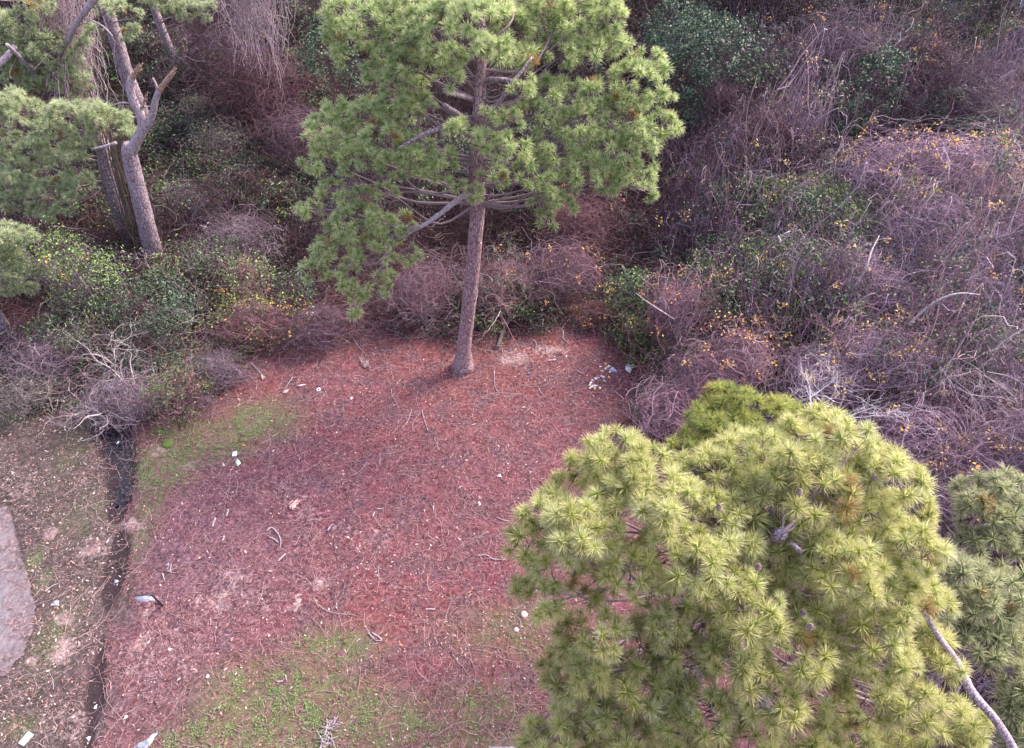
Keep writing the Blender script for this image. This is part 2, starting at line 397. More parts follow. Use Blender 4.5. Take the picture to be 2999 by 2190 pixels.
RP = np.array([P(*e)[:2] for e in [(-700, 1478), (0, 1483), (22, 1486), (42, 1508), (52, 1560), (66, 1620), (86, 1680), (102, 1750), (98, 1840), (76, 1915), (30, 1965), (-20, 1995), (-700, 2200)]])
xs_, ys_ = np.meshgrid(np.arange(RP[:, 0].min(), RP[:, 0].max() + .3, .05) if False else np.arange(-17.5, RP[:, 0].max() + .3, .05), np.arange(RP[:, 1].min() - .1, RP[:, 1].max() + .2, .05))
xf, yf = xs_.ravel(), ys_.ravel(); wob = (noise2(xf, yf, .35, 91) - .5) * .22 + (noise2(xf, yf, .12, 92) - .5) * .1
ins = poly_in(xf + wob, yf - wob, RP); dE = np.full(len(xf), 9.)
for u_, v_ in zip(RP[:-1], RP[1:]):
    ab = v_ - u_; k_ = np.clip(((xf - u_[0]) * ab[0] + (yf - u_[1]) * ab[1]) / (ab @ ab), 0, 1); dE = np.minimum(dE, np.hypot(xf - u_[0] - k_ * ab[0], yf - u_[1] - k_ * ab[1]))
ii = np.arange(len(xf)).reshape(xs_.shape); qq = np.stack([ii[:-1, :-1], ii[:-1, 1:], ii[1:, 1:], ii[1:, :-1]], -1).reshape(-1, 4); qq = qq[ins[qq].all(1)]
us, inv = np.unique(qq.ravel(), return_inverse=True)
eg = np.clip(dE[us] / 1.5 + (noise2(xf[us], yf[us], .2, 93) - .5) * 1.1, 0, 1)
rd = obj_mesh('road', np.stack([xf[us], yf[us], gz(xf[us], yf[us]) + .02 + .03 * eg], 1), [inv.reshape(-1, 4)], mat_road(), None, np.stack([eg, eg, eg], 1), True)
tag(rd, kind='structure')
lot = sheet('paved_lot', [(2905, -60), (2935, 8), (2965, 45), (2992, 90), (3030, 170), (3500, 260), (3500, -300), (2860, -300)], mat_plain('pale paving', (.75, .76, .84), .8, (.62, .63, .72), 3), .09, 1., .1)
sol = lot.modifiers.new('thickness', 'SOLIDIFY'); sol.thickness = .06; sol.offset = -1
tag(lot, kind='structure')

# ------------------------------------------------------------------ litter on the ground (uncountable)
def quads_at(c, size, asp, col, g, tilt=.35, lift=.01):
    """small bent leaves lying near the ground: c (n,3)"""
    n = len(c); a = g.uniform(0, 2 * math.pi, n)
    u = np.stack([np.cos(a), np.sin(a), g.normal(0, tilt, n)], 1); v = np.stack([-np.sin(a), np.cos(a), g.normal(0, tilt, n)], 1)
    L = size[:, None]; W = L * asp
    V = np.stack([c - u * L / 2, c + v * W / 2 - [0, 0, .004], c + u * L / 2, c - v * W / 2 + [0, 0, .004]], 1)
    V[:, :, 2] += lift + size[:, None] * .12
    f = np.arange(n * 4).reshape(n, 4)
    return V.reshape(-1, 3), [f[:, [0, 1, 2]], f[:, [0, 2, 3]]], np.repeat(col, 4, axis=0)
def pal(n, cols, g, jit=.12):
    cols = np.array(cols); i = g.integers(0, len(cols), n); j = g.integers(0, len(cols), n); f = g.random((n, 1))
    return np.clip((cols[i] * f + cols[j] * (1 - f)) * (1 + g.normal(0, jit, (n, 1))), 0, 1)
def scatter(n, g, x0=-17, x1=13, y0=4.5, y1=24):
    x = g.uniform(x0, x1, n); y = g.uniform(y0, y1, n); return x, y
g1 = np.random.default_rng(11)
def onroad(x, y): return poly_in(x, y, np.array([P(*e)[:2] for e in [(-700, 1478), (42, 1500), (60, 1560), (105, 1750), (80, 1915), (-20, 2000), (-700, 2200)]]))
mb = MB()
x, y = scatter(52000, g1); yl = np.interp(y, DITCH[::-1, 1], DITCH[::-1, 0])
left = x < yl; keep = (g1.random(len(x)) < np.where(left, .95, .10 + .5 * noise2(x, y, 1.7, 21) ** 2)) & (noise2(x, y, .7, 22) > .2) & ~onroad(x, y)
x, y = x[keep], y[keep]; k = (ditch(x, y) < .3) | (g1.random(len(x)) < .75); x, y = x[k], y[k]; n = len(x)
V, f, C = quads_at(np.stack([x, y, gz(x, y)], 1), g1.gamma(4, .011, n) + .018, .42, pal(n, [(.72, .56, .55), (.5, .32, .30), (.7, .6, .58), (.36, .2, .17), (.55, .27, .18), (.25, .15, .15)], g1), g1)
mb.add(V, f, C); tag(mb.build('leaf_litter', M_dry), 'small pale fallen leaves and chips strewn over the clearing and verge', 'leaf litter', kind='stuff')
# pine straw: reddish needles
mb = MB(); x, y = scatter(150000, g1); yl = np.interp(y, DITCH[::-1, 1], DITCH[::-1, 0])
k = ~onroad(x, y) & (ditch(x, y) < .35 + g1.random(len(x)) * .3) & (noise2(x, y, .5, 31) + noise2(x, y, .17, 32) > .75); x, y = x[k], y[k]; left = x < np.interp(y, DITCH[::-1, 1], DITCH[::-1, 0]); n = len(x)
a = g1.uniform(0, 2 * math.pi, n); L = g1.uniform(.08, .26, n) * np.where(left, .6, 1); Wd = g1.uniform(.005, .012, n)
c = np.stack([x, y, gz(x, y) + .012], 1); u = np.stack([np.cos(a), np.sin(a), g1.normal(0, .12, n)], 1) * L[:, None] / 2; v = np.stack([-np.sin(a), np.cos(a), np.zeros(n)], 1) * Wd[:, None]
bend = np.stack([-np.sin(a), np.cos(a), np.abs(g1.normal(.3, .3, n))], 1) * (L * g1.normal(0, .12, n))[:, None]
V = np.stack([c - u, c + bend + v, c + u, c + bend - v], 1).reshape(-1, 3); V[:, 2] = np.maximum(V[:, 2], np.repeat(c[:, 2], 4) - .004)
C = np.where(left[:, None], pal(n, [(.26, .20, .19), (.11, .08, .075), (.36, .28, .27)], g1), pal(n, [(.12, .043, .048), (.26, .105, .108), (.36, .18, .19), (.26, .16, .19), (.07, .03, .037), (.44, .26, .27)], g1))
mb.add(V, [np.arange(n * 4).reshape(n, 4)], np.repeat(C, 4, axis=0))
tag(mb.build('pine_straw', M_dry), 'reddish fallen pine needles and dry grass stalks matting the ground', 'pine straw', kind='stuff')
# low green ground cover
mb = MB(); x, y = scatter(520000, g1, -17, 8, 4.5, 21); m = blobs(x, y, GRASS) * (.2 + 1.3 * noise2(x, y, .45, 41)) * (.05 + 1.7 * noise2(x, y, .2, 42) ** 1.4)
k = (g1.random(len(x)) < m * m * .9) & ~onroad(x, y) & ~forest(x, y); x, y = x[k], y[k]; n = len(x)
c = np.stack([x, y, gz(x, y) + g1.uniform(0, .05, n)], 1)
V, f, C = quads_at(c, g1.uniform(.025, .07, n), .38, pal(n, [(.15, .29, .07), (.22, .40, .11), (.10, .18, .06), (.28, .40, .15), (.20, .25, .15), (.27, .22, .16)], g1), g1, .4)
mb.add(V, f, C); tag(mb.build('ground_cover', M_grass), 'low green clover and weeds growing in patches on the clearing', 'ground cover', kind='stuff')
# fine fallen twigs
mb = MB(); n = 8500; x, y = scatter(n, g1, -14, 11, 5, 22); K = 6
a = g1.uniform(0, 2 * math.pi, n)[:, None] + np.cumsum(g1.normal(0, .28, (n, K)), 1); st = (g1.gamma(2., .05, n) + .015)[:, None]
pts = np.stack([x[:, None] + np.cumsum(np.cos(a) * st, 1), y[:, None] + np.cumsum(np.sin(a) * st, 1), np.zeros((n, K))], -1)
pts[:, :, 2] = gz(pts[:, :, 0].ravel(), pts[:, :, 1].ravel()).reshape(n, K) + .015 + np.abs(g1.normal(0, .02, (n, K)))
V, f, C = tubes(pts, np.linspace(1, .5, K)[None] * g1.uniform(.0025, .006, n)[:, None], 3, pal(n, [(.45, .28, .3), (.24, .14, .16), (.62, .46, .47), (.15, .08, .1)], g1))
mb.add(V, [f], C); tag(mb.build('twig_litter', M_twig), 'fine fallen twigs and vine stems scattered over the red ground', 'twig litter', kind='stuff')

# ------------------------------------------------------------------ vegetation builders
def tuft_set(nt_, nn, L, W, g, lo=10, hi=105):
    """nt_ tuft variants, nn needles each; axis +Z. returns V (nt,nn,3,3) and tip weights"""
    th = np.radians(g.uniform(lo, hi, (nt_, nn))); th = np.where(g.random((nt_, nn)) < .12, np.radians(g.uniform(95, 140, (nt_, nn))), th)
    ph = g.uniform(0, 2 * math.pi, (nt_, nn)); Ln = L * g.uniform(.72, 1.08, (nt_, nn)) * (1 - .12 * (th < .6))
    d = np.stack([np.sin(th) * np.cos(ph), np.sin(th) * np.sin(ph), np.cos(th)], -1)
    base = d * .012 + np.stack([np.zeros_like(th), np.zeros_like(th), -g.uniform(0, .07, th.shape)], -1)
    side = nrm(np.cross(d, g.normal(0, 1, d.shape)))
    tip = base + d * Ln[..., None]
    V = np.stack([base + side * W * .35, base - side * W * .35, base * .45 + tip * .55 - side * W * .5, tip, base * .45 + tip * .55 + side * W * .5], -2)
    return V
TUFT_NEAR = tuft_set(18, 115, .235, .0088, rng, 22, 104)
TUFT_MID = tuft_set(14, 85, .245, .013, rng, 20, 104)
TUFT_FAR = tuft_set(14, 60, .24, .018, rng)
def frames(ax, g):
    ax = nrm(ax); r = nrm(np.cross(ax, nrm(g.normal(0, 1, ax.shape)))); s = np.cross(ax, r)
    return np.stack([r, s, ax], -1)      # columns
def add_tufts(mb, pos, ax, TS, size, cb, ct, g):
    n = len(pos); i = g.integers(0, len(TS), n); M = frames(ax, g)
    V = TS[i]; nn = V.shape[1]
    V = np.einsum('nij,nkvj->nkvi', M, V) * size[:, None, None, None] + pos[:, None, None, :]
    V[..., 2] -= .10 * ((V[..., 0] - pos[:, None, None, 0]) ** 2 + (V[..., 1] - pos[:, None, None, 1]) ** 2) / .2   # droop
    base = np.arange(n * nn * 5).reshape(n * nn, 5)
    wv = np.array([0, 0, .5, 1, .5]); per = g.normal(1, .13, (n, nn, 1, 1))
    C = (cb[:, None, None, :] * (1 - wv)[None, None, :, None] + ct[:, None, None, :] * wv[None, None, :, None]) * per  # naturally yellowed tips, with the warm light on them painted in as well
    mb.add(V.reshape(-1, 3), [base], np.clip(C, 0, 1).reshape(-1, 3))

def pine(name, label, trunk, lobes, TS, bark, barkcol, cols, dens=1., tscale=1., seed=1, limb_r=.05, attach=None, extra=None, group='pine trees', lowest=.5, twigc=(.22, .17, .18)):
    """trunk: [(pt, r)], lobes: [(centre, radius, flat)]"""
    g = np.random.default_rng(seed)
    tp = np.array([list(p) + [r] for p, r in trunk]); ts = spline(tp, 48)
    t = thing(name, label, 'pine tree', (tp[0, 0], tp[0, 1], tp[0, 2]), group)
    mb = MB(); rf = ts.copy(); rf[:3, 3] *= np.array([1.7, 1.35, 1.15])
    limb(mb, rf[:, :3], rf[:, 3], 20, raw=True, rough=.035, g=g); mb.build('trunk', bark, t, True)
    fol = MB()
    for lob in lobes:
        c, r, fl = lob[:3]; c = np.asarray(c, float)
        hd = np.hypot(ts[:, 0] - c[0], ts[:, 1] - c[1]); cost = np.abs(ts[:, 2] - (c[2] - .35 * hd)); cost[ts[:, 2] < ts[-1, 2] * lowest] += 30
        k = int(np.argmin(cost)); a = ts[k, :3] if len(lob) < 4 or lob[3] is None else np.asarray(lob[3], float); d = c - a; ln = np.linalg.norm(d)
        lm = MB(); p1 = a + d * .35 + g.normal(0, .07, 3) * ln + [0, 0, -.05 * ln]; p2 = a + d * .7 + g.normal(0, .05, 3) * ln
        r0 = min(limb_r * (.3 + ln * .16), ts[k, 3] * .7)
        cv = limb(lm, [a, p1, p2, c], [r0, r0 * .75, r0 * .5, r0 * .3], 7, 14, col=np.array(twigc) * 1.1, rough=.05, g=g)
        # secondary branches
        ns = max(4, int(7 * r)); sub = []
        for s in range(ns):
            st = cv[g.integers(5, 14), :3]; e = c + nrm(g.normal(0, 1, 3)) * r * [.8, .8, .8 * fl] * g.uniform(.5, 1)
            m1 = (st + e) / 2 + g.normal(0, .1, 3) * r
            cc = limb(lm, [st, m1, e], [r0 * .35, r0 * .22, .008], 4, 7, col=np.array(twigc), cap=False, g=g); sub.append(cc[:, :3])
        lm.build('limb', M_twig, t, True)
        sub = np.concatenate(sub)
        nt_ = max(5, int(42 * dens * r * r * (1.0 + .6 * fl)))
        dr = nrm(g.normal(0, 1, (nt_, 3)) + [0, 0, .45]); rr = g.uniform(.5, 1.12, nt_)[:, None] ** .5
        pos = c + dr * rr * r * np.array([1, 1, fl])
        ax = dr * [.8, .8, .7] + [0, 0, .65] + g.normal(0, .3, (nt_, 3))
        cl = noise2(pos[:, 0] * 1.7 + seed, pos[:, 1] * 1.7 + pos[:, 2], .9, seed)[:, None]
        f = np.clip(g.beta(2, 2, (nt_, 1)) * .6 + cl * .5 + (rr - .7) * .4, 0, 1)  # outer tufts paler: light on the crown's outside is put into the colour
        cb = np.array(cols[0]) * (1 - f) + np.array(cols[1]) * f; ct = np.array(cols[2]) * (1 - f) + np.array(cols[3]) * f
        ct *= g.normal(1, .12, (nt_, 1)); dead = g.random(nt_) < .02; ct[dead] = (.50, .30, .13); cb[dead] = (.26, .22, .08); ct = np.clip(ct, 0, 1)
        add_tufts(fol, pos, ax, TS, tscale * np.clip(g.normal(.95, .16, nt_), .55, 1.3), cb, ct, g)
        # shoots carrying the tufts
        j = np.array([np.argmin(((sub - p) ** 2).sum(1)) for p in pos]); s0 = sub[j]
        m = (s0 + pos) / 2 - [0, 0, .06]; pts = np.stack([s0, m, pos - nrm(ax) * .03], 1)
        V, f_, C = tubes(pts, np.tile(np.array([.012, .009, .007]), (nt_, 1)), 3, np.tile(np.array(twigc) * .85, (nt_, 1))); fol.add(V, [f_], C)
    fo_ = fol.build('foliage', M_needle, t)
    if extra: extra(t, g)
    return t, ts

def on_shell(n, c, r, g, up=.15):
    d = nrm(g.normal(0, 1, (n, 3)) + [0, 0, up]); d[:, 2] = np.abs(d[:, 2]) * np.sign(g.random(n) - .12)
    return d
def lumps(c, d):
    b = np.random.default_rng(int(abs(c[0] * 971 + c[1] * 313)) + 1).normal(0, 1, (9, 3)) + [0, 0, .5]; b = nrm(b)
    return .66 + .50 * np.exp(7 * (nrm(d) @ b.T - 1)).max(-1, keepdims=True)
def vines(c, r, n, g, K=9, turn=.5, shell=1., rad=(.003, .008), cols=None, step=None):
    """n curving stems hugging a dome c, r=(rx,ry,rz)"""
    r = np.asarray(r, float); d = on_shell(n, c, r, g); rad0 = g.uniform(.55, 1.08, n) ** .7 * shell
    free = (g.random((n, 1)) < .22) * .85; p = d * rad0[:, None] * lumps(c, d); out = [p.copy()]
    h = nrm(np.cross(d, g.normal(0, 1, d.shape))); st = step or .16
    st = st * g.uniform(.5, 1.5, (n, 1))
    for k in range(K - 1):
        h = nrm(h + g.normal(0, turn, h.shape)); p = p + h * st
        ln = np.linalg.norm(p, axis=1, keepdims=True); tgt = rad0[:, None] * lumps(c, p)
        p = p * (1 + .35 * (1 - free) * (tgt - ln) / np.maximum(ln, .2)); out.append(p.copy())
    pts = np.stack(out, 1) * r + np.asarray(c)
    rr = (rad[0] * .7 + (rad[1] * 1.35 - rad[0] * .7) * g.random(n) ** 3)[:, None] * np.linspace(1.1, .5, K)[None]
    return pts, rr
def stems(c, r, n, g, K=8, rad=(.006, .014)):
    """stems rising from the ground into the dome"""
    r = np.asarray(r, float); c = np.asarray(c, float)
    b = np.stack([c[0] + g.normal(0, .25, n) * r[0], c[1] + g.normal(0, .25, n) * r[1], np.zeros(n)], 1)
    e = c + on_shell(n, c, r, g, .6) * r * g.uniform(.7, 1.25, (n, 1)); m = (b + e) / 2 + g.normal(0, .15, (n, 3)) * r; m[:, 2] += .25 * r[2]
    t = np.linspace(0, 1, K)[None, :, None]
    pts = (1 - t) ** 2 * b[:, None] + 2 * t * (1 - t) * m[:, None] + t ** 2 * e[:, None]
    pts += g.normal(0, .03, pts.shape) * r.mean()
    return pts, g.uniform(rad[0], rad[1], n)[:, None] * np.linspace(1.3, .35, K)[None]
def leaves(pos, size, col, g, asp=.5, up=.6, out=None):
    n = len(pos); nr = nrm(g.normal(0, 1, (n, 3)) + [0, 0, up] + (0 if out is None else out)); M = frames(nr, g)
    u = M[..., 0] * size[:, None]; v = M[..., 1] * size[:, None] * asp; w_ = M[..., 2] * size[:, None] * .15
    V = np.stack([pos - u / 2, pos + v / 2 + w_, pos + u / 2 - w_, pos - v / 2 + w_], 1).reshape(-1, 3); f = np.arange(n * 4).reshape(n, 4)
    return V, [f[:, [0, 1, 2]], f[:, [0, 2, 3]]], np.repeat(col, 4, axis=0)
def leaf_cloud(c, r, n, g, clump=24, spread=.22):
    r = np.asarray(r, float); nc = max(1, n // clump); d = on_shell(nc, c, r, g, .4); cc = np.asarray(c) + d * lumps(c, d) * r * g.uniform(.86, 1.16, (nc, 1))
    i = g.integers(0, nc, n); return cc[i] + g.normal(0, spread, (n, 3)) * [1, 1, .7], d[i]

MAUVE = [(.30, .21, .27), (.38, .28, .35), (.22, .14, .18), (.45, .36, .44)]
LILAC = [(.47, .36, .43), (.66, .54, .62), (.24, .16, .20), (.42, .28, .32)]
MAROON = [(.19, .095, .11), (.26, .14, .16), (.13, .07, .085), (.32, .19, .22)]
ROSE = [(.42, .23, .25), (.34, .17, .18), (.5, .32, .34), (.28, .14, .15)]
TAN = [(.42, .35, .36), (.52, .44, .44), (.33, .25, .27)]
DGREEN = [(.055, .11, .07), (.10, .17, .10), (.035, .065, .045), (.14, .21, .14)]
MGREEN = [(.11, .20, .06), (.21, .34, .09), (.07, .13, .045), (.30, .42, .14)]
OLIVE = [(.18, .21, .13), (.27, .29, .19), (.12, .14, .10)]
YEL = [(.95, .66, .16), (1.0, .80, .32), (.80, .46, .12), (.95, .70, .42)]
ORG = [(.70, .33, .14), (.80, .48, .26), (.52, .24, .13)]

def mound(name, label, cat, px, py, z, r, tw_cols, n_tw=420, leaf=None, n_leaf=0, lsize=.06, acc=None, n_acc=0, seed=0, group=None, rad=(.004, .01), lmat=None, glossy=True, turn=.5):
    g = np.random.default_rng(seed + 100); c = P(px, py, z); gzc = 0.0
    r = np.asarray(r if hasattr(r, '__len__') else (r, r, r * .8), float)
    c = c - [0, 0, r[2] * .55]
    t = thing(name, label, cat, (c[0], c[1], 0), group)
    mb = MB()
    n_tw = int(n_tw * .62); km = .5 + .3 * (px > 1900) * (430 < py) + .1 * (py > 700) * (px < 1900); km *= .72 if py < 430 else 1; tw_cols = [tuple(np.array(q0) * [km, km * .95, km * 1.05]) for q0 in tw_cols]  # stem colour carries the light: brighter at right, darkened towards the back
    if n_tw:
        for q in range(5):
            cq = c + g.normal(0, .42, 3) * r * [1, 1, .4] * (q > 0); rq = r * (g.uniform(.45, .75) if q else .8); nq = int(n_tw * (.14 if q else .5))
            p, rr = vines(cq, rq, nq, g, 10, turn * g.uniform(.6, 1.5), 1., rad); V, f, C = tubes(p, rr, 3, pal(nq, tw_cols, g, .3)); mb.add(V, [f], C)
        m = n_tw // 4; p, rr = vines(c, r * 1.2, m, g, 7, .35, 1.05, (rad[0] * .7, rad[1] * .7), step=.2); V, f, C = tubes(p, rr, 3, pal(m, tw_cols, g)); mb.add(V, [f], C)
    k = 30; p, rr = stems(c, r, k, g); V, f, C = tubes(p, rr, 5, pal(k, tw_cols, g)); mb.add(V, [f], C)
    mb.build('stems', M_twig, t)
    if leaf is not None:
        pos, d = leaf_cloud(c, r, n_leaf, g); lb = MB()
        lb.add(*leaves(pos, g.uniform(.6, 1.3, n_leaf) * lsize * 1.55, pal(n_leaf, leaf, g, .2), g, out=d * .7)); lb.build('leaves', lmat or (M_leaf if glossy else M_grass), t)
    if acc is not None:
        n_acc = int(n_acc * (1.7 if px > 2100 else 1)); pos, d = leaf_cloud(c, r * 1.12, n_acc, g, 9, .10); lb = MB()
        lb.add(*leaves(pos, g.uniform(.055, .115, n_acc), pal(n_acc, acc, g), g, .7)); lb.build('autumn_leaves', M_dry, t)
    return t

# ------------------------------------------------------------------ wild brush: the mass between the things one can tell apart
HOLES = [(2650, 300, 130, 60, .9), (2000, 420, 90, 60, .8), (1800, 640, 50, 50, .6), (2350, 480, 60, 40, .7), (2900, 800, 50, 40, .5), (2130, 660, 60, 40, .7), (950, 620, 60, 40, .6), (1100, 260, 90, 60, .7), (560, 120, 80, 60, .6), (400, 180, 60, 60, .6), (455, 790, 70, 50, .85), (400, 700, 60, 50, .6), (2660, 380, 75, 90, 1.), (2850, 1130, 120, 80, 1.), (2700, 1000, 60, 40, .6), (2780, 420, 80, 40, .9), (1560, 330, 80, 80, .6), (2060, 560, 60, 60, .7), (2140, 470, 60, 40, .5), (2420, 620, 70, 40, .5), (2240, 1150, 60, 50, .7),
         (830, 560, 80, 50, .7), (1480, 640, 60, 60, .8), (780, 480, 80, 60, .5), (300, 720, 50, 60, .8), (1290, 700, 70, 80, .7)]
def brush():
    g = np.random.default_rng(77)
    s = 1.0; xs = []; 
    for yy in np.arange(14, 78, s):
        hw = 8 + yy * .80; n = int(2 * hw / s)
        for k in range(n): xs.append((-hw + k * s + g.uniform(-.5, .5), yy + g.uniform(-.5, .5)))
    for yy in np.arange(2, 14, s):
        for xx in np.arange(4, 18, s): xs.append((xx + g.uniform(-.5, .5), yy + g.uniform(-.5, .5)))
    xs = np.array(xs); x, y = xs[:, 0], xs[:, 1]; k = forest(x, y) & (blobs(x, y, [(3010, 70, 170, 95, 1.)]) < .3); x, y = x[k], y[k]
    ed = edge_dist(x, y)
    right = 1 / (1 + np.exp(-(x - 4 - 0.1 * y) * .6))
    hgt = (.5 + np.clip(ed / 5, 0, 1) * (1.3 + 2.2 * right)) * (.15 + 1.55 * noise2(x, y, 3.1, 61)) * (.6 + .8 * noise2(x, y, 1.3, 62))
    hb = blobs(x, y, HOLES)
    hgt *= (1 - .75 * hb); hgt = np.maximum(hgt, .25)
    mbt = MB(); mbl = MB(); mby = MB(); n_ = 0
    for i in range(len(x)):
        if hb[i] > .8 and g.random() < .6: continue
        far = np.clip((y[i] - 20) / 40, 0, 1)
        r = g.uniform(.8, 1.4) * (1 + .35 * far); c = np.array([x[i], y[i], hgt[i] * .45]); rr3 = np.array([r, r, max(.35, hgt[i] * .62)])
        v = noise2(np.array([x[i]]), np.array([y[i]]), 3.7, 63)[0]; v2 = noise2(np.array([x[i]]), np.array([y[i]]), 5.1, 64)[0]
        if right[i] > .5: cols = LILAC if v > .58 else (MAUVE if v > .36 else MAROON + MAUVE)
        else: cols = ROSE + MAROON if (v > .55 and ed[i] < 4) else (MAUVE + MAROON if v > .5 else MAROON)
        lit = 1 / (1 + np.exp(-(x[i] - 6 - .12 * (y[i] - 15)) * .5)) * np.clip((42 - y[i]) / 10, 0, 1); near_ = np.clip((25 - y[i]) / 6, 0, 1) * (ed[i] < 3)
        km = .30 + .52 * max(lit, near_ * .6) + .5 * (v2 - .5) * (.3 + .7 * lit); km = max(km, .16) * (.72 if y[i] > 34 else 1); tv = g.normal(0, 1); cols = [tuple(np.array(q0) * [1 + .07 * tv, 1 + .03 * tv, 1 - .12 * tv]) for q0 in cols]; cols = [tuple(np.array(q0) * [km, km * .95, km * 1.04]) for q0 in cols]  # light and shade in the stem colours: lit right side, dark back
        nn = int(g.uniform(60, 95) * (1 - .35 * far)); rd = (.0045 + .006 * far, .010 + .010 * far)
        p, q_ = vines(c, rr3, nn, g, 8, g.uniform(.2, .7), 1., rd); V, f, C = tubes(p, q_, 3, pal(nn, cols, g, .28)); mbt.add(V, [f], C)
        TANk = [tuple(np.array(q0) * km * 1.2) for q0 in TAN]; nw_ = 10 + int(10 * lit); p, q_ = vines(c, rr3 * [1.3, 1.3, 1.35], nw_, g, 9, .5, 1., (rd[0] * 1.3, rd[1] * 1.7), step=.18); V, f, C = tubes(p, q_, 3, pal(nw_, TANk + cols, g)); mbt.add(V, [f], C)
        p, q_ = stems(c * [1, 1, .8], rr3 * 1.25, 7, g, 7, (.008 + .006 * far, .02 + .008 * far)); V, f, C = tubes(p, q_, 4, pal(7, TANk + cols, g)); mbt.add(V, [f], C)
        if v2 > (.47 if right[i] < .5 else .60) or g.random() < .14:
            m = int(g.uniform(120, 330) * (1 - .3 * far) * (1.5 if v2 > .62 else .8)); pos, d = leaf_cloud(c, rr3 * 1.03, m, g)
            lc = DGREEN if g.random() < .6 else (OLIVE if g.random() < .6 else MGREEN)
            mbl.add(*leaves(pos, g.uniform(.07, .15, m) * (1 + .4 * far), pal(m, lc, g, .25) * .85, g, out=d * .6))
        if right[i] > .5 and g.random() < .35:
            m = g.integers(8, 26); pos, d = leaf_cloud(c, rr3 * 1.1, m, g, 8, .12)
            mby.add(*leaves(pos, g.uniform(.07, .13, m), pal(m, YEL, g), g, .7))
        elif g.random() < .5:
            m = g.integers(3, 9); pos, d = leaf_cloud(c, rr3 * 1.1, m, g, 2, .2)
            mby.add(*leaves(pos, g.uniform(.05, .1, m), pal(m, ORG + TAN, g), g, .7))
    tag(mbt.build('brush', M_twig), 'tangled bare vines and twigs filling the wood behind the clearing', 'brush', kind='stuff')
    tag(mbl.build('brush_leaves', M_leaf), 'dark green leaves scattered through the tangled brush', 'leaves', kind='stuff')
    tag(mby.build('autumn_leaves', M_dry), 'small yellow and orange leaves hanging in the brush', 'leaves', kind='stuff')
brush()
